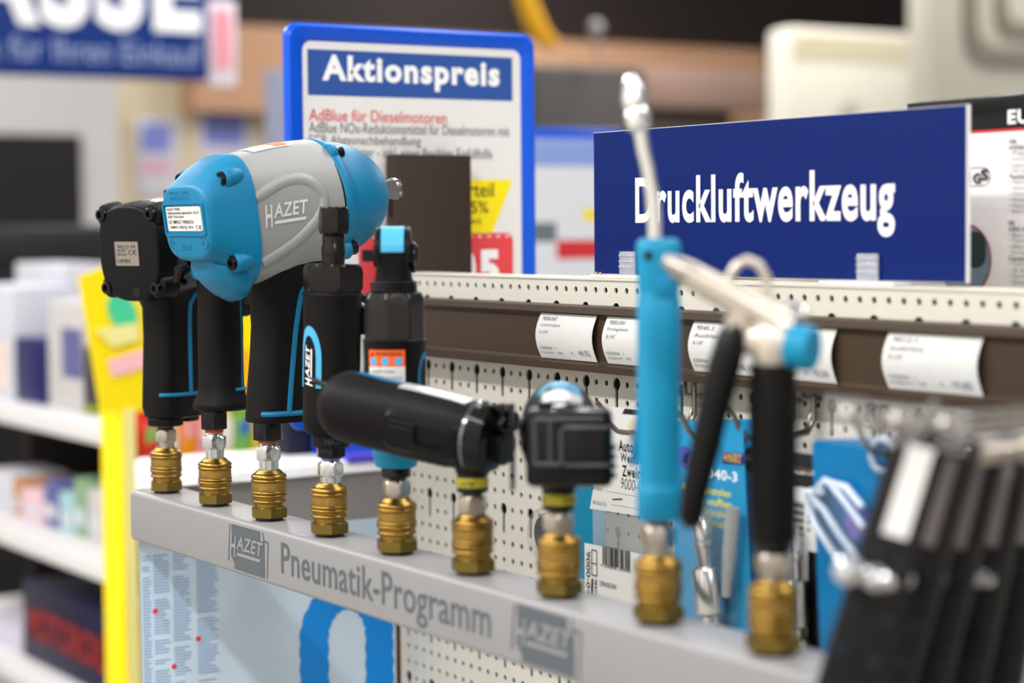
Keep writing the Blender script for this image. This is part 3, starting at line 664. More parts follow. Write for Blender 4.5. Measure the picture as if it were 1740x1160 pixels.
def grinder():
    t = thing('die_grinder', 'upright black straight die grinder with collet nut and blue arch sticker', 'die grinder', (SX*3, 0, 0), RZ, 'air tools on the rail')
    t.rotation_euler = (0, math.radians(1.5), RZ)
    plug(t, 53, BLUTAPE)
    MB(MM).hexn(8.8, 52, 59.5, .8, ph=.2).build('inlet_nut', GLOSSB, t, smooth=25)
    m = MB(MM); m.lathe([(11.6, 58.5), (12.5, 59.4), (12.5, 67), (12, 68)], 40)
    ex = m.build('exhaust_ring', BLACK, t)
    m = MB(MM); g = cyl(12.5, .35)
    m.text('HAZET', (-7, 61, .15), X_, Y_, 14, 4, 0, 0, 0, g, 2)
    m.build('stamped_lettering', mat('stamp_grey', C(62, 60, 60), .5), ex, smooth=0)
    m = MB(MM); m.lathe([(15.5, 67), (16.6, 68.5), (18.2, 72), (18.6, 80), (18.4, 105), (18.6, 130), (19.2, 148), (19.6, 157), (19.8, 158.6), (19.2, 159.4)], 64)
    b = m.build('barrel', RUBBER, t, smooth=50)
    arch_decal(t, b, 18.7, math.radians(-48), 98, 138, 10.5, 4.0, TEALS)
    m = MB(MM); m.lathe([(17.6, 159), (18.9, 160), (20.4, 162.5), (20.6, 168), (20.4, 173), (19.2, 176.5), (17.8, 177.8), (8, 177.8)], 72, apo=17.7, nf=6, ph=.3); m.build('clamp_nut', COLLAR, t, smooth=22)
    m = MB(MM); m.lathe([(7.6, 177), (7.6, 184), (7.9, 184.2), (7.9, 189), (7.4, 190), (7.4, 196), (6.6, 197), (6.6, 199)], 40); m.build('spindle', COLLAR, t)
    m = MB(MM); m.lathe([(8.6, 197), (9.8, 198.5), (10.3, 202), (10.3, 210), (9.4, 214), (8.8, 215), (4, 215), (3.6, 212)], 60, apo=9.0, nf=6, ph=.35); m.build('collet_nut', COLLAR, t, smooth=22)
    m = MB(MM); m.box((19.5, 6, 145), (5, 9, 26), 1.5); m.build('lever_mount', BLACK, t)
    m = MB(MM); m.tube([(20, 2, 150), (25, 3, 147), (28, 4, 138), (25, 4, 118), (22, 4, 98), (21, 4, 84)], [2.6, 2.8, 3, 3, 2.8, 2.2], 10, flat=1.7); lv = m.build('throttle_lever', GLOSSB, t)
    m = MB(MM); m.tube([(17, -2, 153), (24, -1, 149), (30, 0, 145)], [1.6, 2, 2.2], 10); m.lathe([(2, -4), (2, 4)], 14, (28, 2, 133), (0, 1, 0)); m.build('safety_catch', STEEL, lv)
grinder()

# ------------------------------------------------------------------ upright ratchet wrench
def ratchet():
    t = thing('air_ratchet', 'upright black air ratchet wrench with blue head insert and orange warning sticker', 'air ratchet', (SX*4, 0, 0), RZ, 'air tools on the rail')
    plug(t, 50, None, SATIN)
    m = MB(MM); m.lathe([(8.4, 47.5), (9.2, 48.2), (9.2, 53), (8.6, 54)], 36); m.build('inlet_nut', GLOSSB, t)
    m = MB(MM); m.lathe([(10.5, 53.5), (12.6, 54.5), (13.4, 57), (13.2, 59), (14, 60), (14.4, 63), (14.2, 64), (15.4, 66), (16.6, 70), (18.4, 78), (18.6, 84)], 56); m.build('exhaust_cap', TEALG, t, smooth=40)
    m = MB(MM); m.lathe([(18.4, 83), (19, 84), (19.2, 100), (19, 120), (19.4, 131), (19.8, 132.4), (19.2, 133)], 64); b = m.build('barrel', BLACK, t)
    arch_decal(t, b, 19.2, math.radians(72), 96, 125, 7.5, 2.2, TEALL, False)
    f = cyl(19.2, math.radians(-14))
    for z0, z1, mt_, nm in ((97, 117, WHITE, 'information_sticker'), (117, 127, ORANGE, 'warning_sticker')):
        m = MB(MM); n = 10; vs = [f(Vector((-12+24*i/n, z0 if j == 0 else z1, .25))) for j in range(2) for i in range(n+1)]
        m.add(vs, [(i, i+1, n+2+i, n+1+i) for i in range(n)]); st = m.build(nm, mt_, b)
        m = MB(MM)
        if nm == 'warning_sticker':
            m.text('WARNING', (-7, 123.6, .45), X_, Y_, 17, 2.4, .02, 0, 0, f, 2); m.prism([(-10.5, 123.3), (-7.6, 123.3), (-9, 126)], (0, 0, 0), X_, Y_, .45, .5); m.v[-6:] = [f(v/MM)*MM for v in m.v[-6:]]
            m.build('lettering', INK, st, smooth=0)
            for k in range(3): m = MB(MM); m.add([f(Vector((x, y, .45))) for x, y in arc(-8+8*k, 120.2, 2.5, 0, 2*PI, 16)[:-1]], [tuple(range(16))]); m.build('pictogram', TEALS, st, smooth=0)
        else:
            for k, (s_, w) in enumerate((('HAZET-WERK', 15), ('42857 Remscheid', 19), ('AIR RATCHET', 17), ('Bj. 2016', 12))): m.text(s_, (-9, 113-3.6*k, .45), X_, Y_, w, 2.0, 0, 0, 0, f, 2)
            m.build('lettering', GREYINK, st, smooth=0)
    m = MB(MM); m.lathe([(18.6, 132.6), (19.8, 133.4), (19.9, 139), (19.4, 140), (20.2, 141), (20.2, 152), (19, 158), (17, 161), (12, 163)], 72, apo=17.6, nf=8, ph=.2); m.build('clamp_nut', mat('smoky_nut', C(44, 41, 39), .25, .55), t, smooth=22)
    # neck flares into the head; head is two cheeks round a blue insert
    g = Grip([(160, 0, 14, 14, 2), (163, 0, 14, 13.5, 2), (166, 0, 13, 12.5, 2.1), (170, 0, 11.4, 12, 2.4), (176, 0, 10.6, 12.6, 3), (182, 0, 10.8, 13.4, 4), (188, 0, 11, 14, 5)])
    m = MB(MM); g.mesh(m, 40)
    for k in range(4): m.lathe([(14, 0), (14.6, .6), (14.6, 1.2), (14, 1.8)], 36, (0, 0, 160+k*2.1))
    nk = m.build('neck', BLACK, t, smooth=45)
    prof = [(-14, 187)]+[(14*math.cos(a), 187+14.2*math.sin(a)) for a in [PI-PI*i/20 for i in range(21)]]+[(14, 180), (-14, 180)]
    for x0, x1, mt_, nm, k in ((-11, -7, BLACK, 'cheek', 1), (7, 11, BLACK, 'cheek', 1), (-7, 7, BLACK, 'head_block', .9)):
        m = MB(MM); m.rings([[Vector((x, a*k*e, 187+(b_-187)*k*e)) for a, b_ in prof] for x, e in ((x0, .93), (x0+.8, 1), (x1-.8, 1), (x1, .93))]); m.build(nm, mt_, t, smooth=40)
    pr_ = [(14.2*math.cos(a), 187+14.8*math.sin(a)) for a in [PI-PI*i/20 for i in range(21)]]+[(14.2, 186.2), (-14.2, 186.2)]
    m = MB(MM); m.rings([[Vector((x, a*e, 187+(b_-187)*e)) for a, b_ in pr_] for x, e in ((-6.9, 1), (6.9, 1))]); m.build('head_insert', TEALS, t, smooth=40)
    m = MB(MM); m.rings([[Vector((x, a*k, 184+b_*k)) for a, b_ in ((-3.6, -3.6), (3.6, -3.6), (3.6, 3.6), (-3.6, 3.6))] for x, k in ((-10, 1), (-18.4, 1), (-19.2, .8))]); m.lathe([(7, 0), (7, 1.2)], 24, (-10.8, 0, 184), (-1, 0, 0)); m.build('square_drive', GLOSSB, t, smooth=20)
    m = MB(MM); m.lathe([(9, 0), (9.4, .6), (9.4, 2.2), (7.6, 3)], 30, (11, 0, 183), (1, 0, 0)); m.box((14.4, 0, 183), (1.6, 4, 15), .6); m.build('direction_knob', GLOSSB, t)
ratchet()

# ------------------------------------------------------------------ two black air tools with the barrel lying flat
def flat_tool(i, rz, label, L, zc_, tl_):
    t = thing('air_tool', label, 'air tool', (SX*i, 0, 0), rz, 'air tools on the rail')
    plug(t, 50, None, SATIN)
    m = MB(MM); m.lathe([(8.2, 47.5), (9, 48.2), (9, 61), (8.2, 62)], 36); nt = m.build('inlet_nut', GLOSSB, t)
    m = MB(MM); m.lathe([(9.15, 51), (9.25, 51.3), (9.25, 56.2), (9.15, 56.5)], 36, cap=(False, False)); yb = m.build('yellow_band', mat('band_yellow', C(170, 158, 34), .45), nt)
    m = MB(MM)
    for a0 in (-2.4, -1.0, .4, 1.8): m.text('6,3 bar', (-4.4, 51.8, .2), X_, Y_, 9, 3.8, .03, 0, 0, cyl(9.25, a0+PI/2), 2)
    m.build('lettering', INK, yb, smooth=0)
    zc = zc_
    f = tilt(tl_, zc)
    R = 20.5
    secs = [(-8, 0, 0, 14, 14, 14, 2), (-7, 0, 0, 17.5, 17.5, 18, 2.2), (-3, 0, 0, 18.6, 18.6, 20, 2.3), (12, 0, 0, 19.8, 19.6, 22.5, 2.3), (35, 0, .4, 20.4, 20, 23, 2.2), (L-45, 0, 0, 20.6, 20.4, 22, 2.1), (L-24, 0, 0, 21.6, 21.6, 21.6, 2)]
    secs += [(L-22+20*math.sin(PI/2*k/8), 0, 0, 21.6*math.cos(PI/2*k/8)+.01, 21.6*math.cos(PI/2*k/8)+.01, 21.6*math.cos(PI/2*k/8)+.01, 2) for k in range(1, 9)]
    B = Body(secs); m = MB(MM); B.mesh(m, f); b = m.build('barrel', RUBBER, t, smooth=55)
    # raised grip panel with a recess on each side
    for sg in (-1, 1):
        m = MB(MM); n = 16; po = rrect(-2, -17, min(L-58, 48), 8, 6); pi_ = rrect(0, -15, min(L-60, 46), 6, 5)
        vs = [f(Vector((a, B.side(a, b_, sg)+sg*.1, b_))) for a, b_ in po]+[f(Vector((a, B.side(a, b_, sg)+sg*1.6, b_))) for a, b_ in pi_]
        k = len(po); m.add(vs, [(q, (q+1) % k, k+(q+1) % k, k+q) for q in range(k)])
        # inner plate with window
        wi = rrect(6, -10, min(L-76, 26), 2, 2.5)
        vs = [f(Vector((a, B.side(a, b_, sg)+sg*1.6, b_))) for a, b_ in pi_]+[f(Vector((a, B.side(a, b_, sg)+sg*1.8, b_))) for a, b_ in wi]+[f(Vector((a, B.side(a, b_, sg)+sg*.2, b_))) for a, b_ in wi]
        m.add(vs, [(q, (q+1) % k, k+(q+1) % k, k+q) for q in range(k)]+[(k+q, k+(q+1) % k, 2*k+(q+1) % k, 2*k+q) for q in range(k)]+[tuple(range(2*k, 3*k))])
        for j in range(3): m.tube([f(Vector((u, B.side(u, -2+j*3.4, sg)+sg*1.5, -2+j*3.4))) for u in [min(L-74, 28)+s_*(min(16, L-75)/4) for s_ in range(5)]], .9, 8)
        m.build('grip_panel', BLACK, b, smooth=40)
    # stickers along the top
    for u0, u1, v0, v1, mt_, nm in ((L-58, L-26, -12, 4, TEALL, 'blue_sticker'), (2, L-58, -13, 9, mat('silver_patch_metal2', C(205, 205, 203), .3, .35), 'silver_patch')):
        m = MB(MM); n = 10; vs = [f(Vector((u0+(u1-u0)*i_/n, v0+(v1-v0)*j/n, B.top(u0+(u1-u0)*i_/n, v0+(v1-v0)*j/n)+.3))) for i_ in range(n+1) for j in range(n+1)]
        m.add(vs, [(i_*(n+1)+j, i_*(n+1)+j+1, (i_+1)*(n+1)+j+1, (i_+1)*(n+1)+j) for i_ in range(n) for j in range(n)]); m.build(nm, mt_, b)
    # thin spindle and its collar at the round end
    a0 = f(Vector((L-8, 0, 9))); a1 = f(Vector((L-7, 0, 9.1))); m = MB(MM); m.lathe([(4.6, -3), (4.2, 3), (2.6, 5), (1.9, 8), (1.7, 12), (2.3, 13), (2.3, 15), (1.2, 16)], 24, a0, a1-a0); m.build('spindle', GLOSSB, t)
    # inlet end: clamp plate, ring, exhaust drum, valve bits
    m = MB(MM)
    hx = [(-16, 0, -1, 15, 16, 17, 2.6), (-15, 0, -1, 17, 18, 19, 2.8), (-9, 0, -1, 19, 19.4, 20.6, 2.9), (-6, 0, -1, 19.6, 19.8, 21, 2.9)]
    Body(hx).mesh(m, f); hd = m.build('valve_housing', GLOSSB, t, smooth=40)
    m = MB(MM); m.rings([[f(Vector((u, math.cos(2*PI*k/40)*r, -1+math.sin(2*PI*k/40)*r))) for k in range(40)] for u, r in ((-6.4, 20), (-5.6, 21), (-3.6, 21.2), (-3, 20))]); m.build('clamp_ring', mat('clamp_steel', C(120, 120, 126), .2, 1), hd)
    m = MB(MM); a0 = f(Vector((-14, -5, -5))); a1 = f(Vector((-15, -5, -5))); m.lathe([(10.5, 0), (11, .8), (11, 3), (10.2, 3.6), (10.6, 4.2), (10.6, 7), (9.4, 8.4), (6, 8.4)], 36, a0, a1-a0); m.build('exhaust_drum', BLACK, hd)
    for (u, v, w, d) in ((-14, -8, 15, 5), (-18, -2, 14, 4.4), (-19, -10, 12, 3.6), (-13, 7, 16, 4.6), (-19, 3, 9, 4)):
        m = MB(MM); m.lathe([(d*.9, -3), (d, -2), (d, 3), (d*.8, 4)], 16, f(Vector((u, v, w))), (Vector((0, 0, 1)) if w > 13 else Vector((-1, 0, 0))).normalized()); m.build('valve_knob', GLOSSB, hd)
    m = MB(MM); m.tube([f(Vector((-14, -12, 3))), f(Vector((-20, -14, 6))), f(Vector((-23, -15, 8)))], [2.6, 2.4, 1.8], 10); m.build('throttle_pin', GLOSSB, hd)
    m = MB(MM); m.lathe([(9.6, -5), (11, 0), (11.4, 4)], 32, (0, 0, 64)); m.tube([(0, 0, 60), (-2, 0, 72)], [10, 12], 24); m.build('inlet_stem', BLACK, t)
    return t, f, B, b, hd
flat_tool(5, RZ+PI/2+math.radians(90-57.6)+math.radians(28.5), 'black air tool lying flat along the rail, round end towards the upright grinder', 106, 82, 8.5)
t7, f7, B7, b7, h7 = flat_tool(6, RZ+PI/2-math.radians(2), 'black air tool seen end on, with white and blue stickers, beside the blow gun', 90, 88, 2)
m = MB(MM); m.box(f7(Vector((-17, -6, -4))), (16, 46, 42), 4); m.box(f7(Vector((-24, -15, -3))), (8, 28, 26), 3); m.build('end_block', GLOSSB, h7)
m = MB(MM)
for z, w in ((12, 42), (-12, 42)): m.tube([f7(Vector((-25.4, -6-w/2+3, z))), f7(Vector((-25.4, -6+w/2-3, z)))], 1.3, 8)
for y in (4, 12): m.tube([f7(Vector((-25.4, y, 12))), f7(Vector((-25.4, y, -12)))], 1.2, 8)
m.tube([f7(Vector((-28.4, y, z))) for y, z in ((-27, 8), (-4, 8), (-2, 6), (-2, -10), (-4, -12), (-27, -12))], 1.1, 8)
for k in range(4): m.box(f7(Vector((-18, -29, -4-k*5))), (9, 4, 3), .8)
m.build('cooling_rib', mat('rib_grey', C(66, 66, 70), .35), h7)
m = MB(MM); m.prism([(-18, 12), (-4, 20), (4, 10), (-8, -22), (-16, -26)], (0, 24.5, 86), X_, Z_, -1.2, 1.2); m.build('guard_plate', GLOSSB, t7)
m = MB(MM); n = 24; A = [(62+9*math.cos(PI*i/n), 13*math.sin(PI*i/n)*1.0) for i in range(n+1)]
vs = []
for rr in (1, .72): vs += [f7(Vector((34+30*math.sin(PI*i/n)*rr, 13*math.cos(PI*i/n)*rr, B7.top(34+30*math.sin(PI*i/n)*rr, 13*math.cos(PI*i/n)*rr)+.7))) for i in range(n+1)]
m.add(vs, [(i, i+1, n+2+i, n+1+i) for i in range(n)]); m.build('arch_sticker', TEALS, b7)

# ------------------------------------------------------------------ blue bar blow gun
def blowgun():
    t = thing('blow_gun', 'bright blue upright blow gun with long bent chrome nozzle', 'blow gun', (SX*7, 0, 0), RZ, 'air tools on the rail')
    plug(t, 54, COPPER, SATIN)
    g = Grip([(53, .5, 10.6, 10, 2.4), (53.8, .5, 11.2, 10.8, 2.4), (66, .5, 11.4, 11, 2.4), (68.5, .5, 11.6, 11.2, 2.4), (69.5, .5, 10.8, 10.4, 2.4), (74, .5, 10.7, 10.3, 2.5), (110, .6, 10.9, 10.4, 2.6), (150, .8, 11, 10.5, 2.6), (164, .8, 10.9, 10.6, 2.6), (166, .8, 10.2, 9.6, 2.6), (170, .8, 10.6, 10, 2.6), (178, .8, 11, 10.6, 2.8), (186, .8, 11.2, 10.8, 3), (191, .8, 11, 10.4, 3), (193.5, .8, 10, 9.4, 3), (194.4, .8, 8.4, 8, 3)])
    m = MB(MM); g.mesh(m, 48); gr = m.build('grip', TEALG, t, smooth=50)
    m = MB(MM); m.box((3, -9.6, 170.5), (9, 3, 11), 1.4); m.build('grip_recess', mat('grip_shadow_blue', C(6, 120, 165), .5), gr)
    m = MB(MM); m.lathe([(2.4, 0), (2.4, 1.4), (1.2, 1.4)], 20, (-5, -9.4, 186), (0, -1, 0)); m.build('rivet', COLLAR, gr)
    pts = [(-1, 0, 188), (-1.4, 0, 205), (-2.4, 0, 218), (-4.2, 0, 229), (-6.4, 0, 238), (-8, 0, 248), (-9, 0, 256)]
    m = MB(MM); m.tube(pts, 3.5, 20); nz = m.build('nozzle_pipe', CHROME, t, smooth=60)
    d = Vector((-1.6, 0, 9)).normalized(); m = MB(MM); o = Vector((-8, 0, 248))
    m.lathe([(3.6, 0), (6.4, 2), (7, 5), (7, 9), (5.6, 11), (5.2, 12), (6.6, 13.2), (6.8, 17), (5.2, 22), (3.6, 26.5), (2.2, 28.5), (1, 28.8)], 40, o, d, apo=6.5, nf=6); m.build('nozzle_tip', CHROME, nz, smooth=30)
    m = MB(MM); m.prism([(-9.5, 118), (-11.4, 100), (-13.6, 84), (-14, 80), (-12.4, 79), (-9.5, 84)], (0, 3, 0), X_, Z_, -3, 3); m.build('trigger', TEALL, t)
blowgun()

# ------------------------------------------------------------------ spray gun with black lever
def spraygun():
    t = thing('spray_gun', 'cream metal spray gun with black lever, ribbed black handle and blue knob', 'spray gun', (SX*8, 0, 0), RZ, 'air tools on the rail')
    plug(t, 52, None, SATIN, False)
    m = MB(MM); m.lathe([(8, 48), (9, 49), (9.4, 53), (9, 54)], 32); m.build('inlet_ring', GLOSSB, t)
    pr2 = [(9.6, 53)]
    for k in range(24): z = 54+k*3.4; w = 10.6+.7*math.sin(PI*k/23); pr2 += [(w, z), (w+.35, z+1.2), (w, z+2.6)]
    m = MB(MM); m.lathe(pr2+[(9, 136.5)], 40); m.build('handle', RUBBER, t, smooth=60)
    PM = mat('cream_metal', C(206, 196, 182), .32, .55)
    m = MB(MM); m.lathe([(8.4, 134), (9.6, 137), (10.6, 141), (10.8, 146), (9.6, 152), (7, 156)], 40, (0, 0, 0))
    m.tube([(-20, 4, 148), (-14, 3, 148), (-6, 1.5, 147), (6, -1.5, 145), (10, -2.5, 144.4)], [4, 6.5, 9.4, 9.8, 9.4], 28)
    hd = m.build('gun_head', PM, t, smooth=60)
    m = MB(MM); m.tube([(8, 2, 152), (0, 3, 156), (-12, 4, 163), (-26, 6, 171), (-38, 8, 178)], [8, 7.8, 7.4, 7, 6.4], 28); br = m.build('barrel', PM, t, smooth=60)
    m = MB(MM); m.tube([(-36, 7.8, 177), (-42, 8.4, 180.4), (-47, 9, 183.2), (-50, 9.4, 185)], [6.6, 5.8, 3.8, 2.8], 24); m.build('barrel_tip', SATIN, br)
    m = MB(MM); d = Vector((.86, -.5, -.08)); m.lathe([(9, 0), (10.2, .8), (10.6, 3), (10.6, 11), (10, 12.4), (8, 12.8), (2, 12.4)], 40, (7, -2, 144.4), d); m.build('adjusting_knob', TEALG, t, smooth=40)
    m = MB(MM); m.tube([(-19, 8, 168), (-19.4, 8, 176), (-16, 8, 182), (-11, 8, 184.4), (-5.4, 8, 182), (-2, 8, 176), (-1, 8, 166), (0, 5, 158)], 2.4, 14); m.build('hanging_hook', PM, t, smooth=60)
    m = MB(MM); m.lathe([(3.4, -2), (4.4, 0), (4.4, 5), (3.4, 6.4)], 24, (8, 4, 158), (.3, -.2, 1)); m.lathe([(2.4, 0), (2.4, 4)], 16, (14, 4, 158), (.5, 0, .6)); m.build('needle_screw', CHROME, t)
    m = MB(MM); m.lathe([(4.6, -7), (5, -6), (5, 6), (4.6, 7)], 24, (-17, 2, 155), (0, 1, 0)); m.build('pivot', PM, t)
    m = MB(MM); m.tube([(-16, 2, 156), (-19, 1.5, 148), (-22, 1, 137), (-27, .4, 118), (-32, 0, 96), (-36.6, 0, 76), (-38.4, 0, 64), (-38.6, 0, 60)], [6.4, 9.2, 9.8, 9.4, 8.8, 8, 7, 4.6], 16, flat=.8); m.build('lever', BLACK, t, smooth=60)
spraygun()

# ================================================================== ON TOP OF THE BAY
# ------------------------------------------------------------------ department sign in two clear clips
SY = PY+.0125
a, b_ = up(1009, 350, 1, SY), up(1642, 330, 1, SY)
sz1 = (up(1003, 226, 1, SY).z+up(1640, 177, 1, SY).z)/2; sz0 = zt+.0045
t = thing('department_sign', 'wide navy blue sign reading Druckluftwerkzeug standing on the cream bay', 'sign', ((a.x+b_.x)/2, SY, sz0), 0)
loc = Vector(t.location); cxs = (b_.x-a.x)/2; hs = sz1-sz0
m = MB(); m.box((0, .0018, hs/2), (2*cxs, .0030, hs), .0002); m.build('board', mat('foam_board', C(232, 230, 232), .5), t)
m = MB(); m.add([(-cxs+.0003, .0001, .0003), (cxs-.0003, .0001, .0003), (cxs-.0003, .0001, hs-.0003), (-cxs+.0003, .0001, hs-.0003)], [(0, 1, 2, 3)]); fr = m.build('printed_face', NAVY, t)
l0 = up(1080, 345, 1, SY); l1 = up(1521, 345, 1, SY); zb_ = up(1500, 402, 1, SY).z; ztx = up(1385, 288, 1, SY).z
m = MB(); m.text('Druckluftwerkzeug', (l0.x-loc.x, 0, zb_-loc.z), X_, Z_, l1.x-l0.x, ztx-zb_, .027, 0, .0003, res=6); m.build('lettering', WHITEP, fr, smooth=0)
for px in (1070, 1478):
    p = up(px, 470, 1, SY)
    c = thing('sign_clip', 'clear plastic clip holding the navy sign, '+('behind the blue blow gun' if px < 1200 else 'towards the carton end'), 'sign clip', (p.x, SY, zt+.002), 0, 'clear sign clips')
    m = MB(); m.box((0, -.003, .0012), (.066, .018, .0022), .0006); m.build('foot', mat('clip_foot', C(228, 228, 226), .4), c)
    m = MB(); m.box((0, -.0018, .0105), (.019, .0014, .017), .0004)
    for k in range(3): m.box((0, -.0028, .008+.004*k), (.019, .001, .0012), .0003)
    m.box((0, .0052, .0105), (.019, .0012, .017), .0004); m.build('jaw', ACRYL, c)
m = MB()
for k in range(5): m.tube([(.245+.003*k, PY+.004+.001*k, zt+.0022), (.247+.0025*k, PY+.006, zt+.0035+.002*(k % 2)), (.250+.002*k, PY+.004, zt+.0024)], .0008, 6)
tag(m.build('paper_scrap', mat('tan_scrap', C(205, 160, 100), .8), loc=(.25, PY+.005, zt+.002)), 'small torn tan scrap of paper on the cream bay edge beside the navy sign', 'scrap')

# ------------------------------------------------------------------ price board in a blue frame behind the upright
AX = PX0-.0185
Ya, Yb = up(489, 250, 0, AX).y, up(911, 260, 0, AX).y; Zt = up(700, 47, 0, AX).z; Zb = Zt-.335
t = thing('price_board', 'white special offer board in bright blue frame headed Aktionspreis, behind the brown upright', 'price board', (AX, (Ya+Yb)/2, Zb), 0)
hw = (Yb-Ya)/2; H = Zt-Zb
iy0 = up(519, 200, 0, AX).y-(Ya+Yb)/2; iy1 = up(888, 200, 0, AX).y-(Ya+Yb)/2; iz1 = up(700, 77, 0, AX).z-Zb; iz0 = .018
def loopmesh(mb, L): n = len(L[0]); mb.add([p for q in L for p in q], [(k*n+i, k*n+(i+1) % n, (k+1)*n+(i+1) % n, (k+1)*n+i) for k in range(len(L)-1) for i in range(n)])
def rr3(y0, z0, y1, z1, r, x): return [(x, a, b) for a, b in rrect(y0, z0, y1, z1, r)]
m = MB(); loopmesh(m, [rr3(-hw+.002, .002, hw-.002, H-.002, .010, -.010), rr3(-hw, 0, hw, H, .012, -.007), rr3(-hw, 0, hw, H, .012, -.002), rr3(-hw+.003, .003, hw-.003, H-.003, .011, .0005), rr3(iy0-.007, iz0-.007, iy1+.007, iz1+.007, .011, -.0005), rr3(iy0-.001, iz0-.001, iy1+.001, iz1+.001, .008, -.0028), rr3(iy0, iz0, iy1, iz1, .008, -.0040)]); m.build('frame', FRAMEB, t, smooth=40)
m = MB(); q = rr3(iy0-.0005, iz0-.0005, iy1+.0005, iz1+.0005, .008, -.0036); m.add(q+[(-.0095, y, z) for x, y, z in q], [tuple(range(len(q))), tuple(reversed(range(len(q), 2*len(q))))]); sh = m.build('offer_sheet', mat('sheet_white', C(230, 228, 226), .35, coat=.3), t)
def ab(x, y): p = up(x, y, 0, AX); return p.y-(Ya+Yb)/2, p.z-Zb
xs = -.0034
def aquad(x0, y0, x1, y1, mt_, nm, dx=0):
    y0_, _ = ab(x0, (y0+y1)/2); y1_, _ = ab(x1, (y0+y1)/2); xm = (x0+x1)/2; z1_ = ab(xm, y0)[1]; z0_ = ab(xm, y1)[1]
    m = MB(); m.add([(xs+dx, y0_, z0_), (xs+dx, y1_, z0_), (xs+dx, y1_, z1_), (xs+dx, y0_, z1_)], [(0, 1, 2, 3)]); return m.build(nm, mt_, sh)
hd_ = aquad(526, 90, 874, 166, mat('header_blue', C(46, 84, 158), .4), 'header')
def atext(s_, x0, y0, x1, y1, mt_, par, bold=.0, nm='lettering', dx=.0003):
    y0_, _ = ab(x0, (y0+y1)/2); y1_, _ = ab(x1, (y0+y1)/2); xm = (x0+x1)/2; z1_ = ab(xm, y0)[1]; z0_ = ab(xm, y1)[1]
    m = MB(); m.text(s_, (xs+dx, y0_, z0_), Y_, Z_, y1_-y0_, z1_-z0_, bold, 0, .0001, res=3); return m.build(nm, mt_, par, smooth=0)
atext('Aktionspreis', 550, 98, 852, 154, WHITEP, hd_, .042)
atext('AdBlue für Dieselmotoren', 528, 187, 762, 207, mat('text_red', C(225, 80, 85), .5), sh)
atext('AdBlue NOx-Reduktionsmittel für Dieselmotoren mit', 528, 210, 869, 228, GREYINK, sh)
atext('SCR Abgasnachbehandlung', 528, 230, 718, 250, GREYINK, sh)
atext('10 Liter Kanister - inkl. einer flexiblen Einfüllhilfe', 528, 250, 840, 268, GREYINK, sh)
p = [ab(690, 304), ab(875, 305), ab(840, 396), ab(690, 396)]
m = MB(); m.add([(xs, a, b) for a, b in p], [(0, 1, 2, 3)]); yl = m.build('discount_flash', YELLOW, sh)
atext('Vorteil', 765, 310, 842, 334, INK, yl); atext('55%', 790, 342, 833, 362, INK, yl); atext('(gespart)', 780, 370, 820, 383, INK, yl)
y0_, z1_ = ab(612, 398); y1_, z0_ = ab(876, 480)
m = MB(); m.add([(xs, a, b) for a, b in rrect(y0_, z0_-.03, y1_, z1_, .007)], [tuple(range(24))]); rp = m.build('price_field', mat('price_red', C(226, 72, 78), .45), sh)
for k in range(16):
    m = MB(); yy = y0_+.006+(y1_-y0_-.012)*k/15; m.add([(xs+.0003, yy-.0018, z1_-.0035), (xs+.0003, yy+.0018, z1_-.0035), (xs+.0003, yy+.0018, z1_-.0022), (xs+.0003, yy-.0018, z1_-.0022)], [(0, 1, 2, 3)]); m.build('dash', WHITEP, rp)
atext('0', 770, 420, 812, 492, WHITEP, rp, .04); atext('5', 817, 424, 852, 490, WHITEP, rp, .05)
# ------------------------------------------------------------------ second, farther offer board
FXB = -1.05
Yc, Yd = up(902, 300, 0, FXB).y-.06, up(1060, 300, 0, FXB).y; Zt2 = up(955, 218, 0, FXB).z; Zb2 = Zt2-.33
t = thing('price_board', 'blurred second offer board with blue header far behind the navy sign', 'price board', (FXB, (Yc+Yd)/2, Zb2), 0)
hw = (Yd-Yc)/2; H = Zt2-Zb2
m = MB(); m.box((-.006, 0, H/2), (.010, 2*hw, H), .003); m.build('frame', FRAMEB, t)
def q2(mt_, nm, ya, yb, za, zb, x=.0004): m = MB(); m.add([(x, ya, za), (x, yb, za), (x, yb, zb), (x, ya, zb)], [(0, 1, 2, 3)]); return m.build(nm, mt_, t)
q2(mat('sheet_white2', C(226, 228, 234), .4), 'offer_sheet', -hw+.008, hw-.008, .008, H-.016)
q2(mat('header_pale', C(140, 165, 225), .4), 'header', -hw+.008, hw-.008, H-.055, H-.018, .0008)
yy = lambda px: up(px, 350, 0, FXB).y-(Yc+Yd)/2; zz = lambda py: up(955, py, 0, FXB).z-Zb2
q2(mat('picture_grey', C(110, 120, 124), .5), 'product_picture', yy(905), yy(945), zz(410), zz(378), .0008); q2(YELLOW, 'discount_flash', yy(990), yy(1030), zz(375), zz(355), .0008)
q2(RED, 'price_field', yy(945), yy(1040), zz(440), zz(408), .0008)
m = MB(); m.box((-.006, 0, -.35), (.03, .03, .72), .004); m.build('post', BROWND, t)

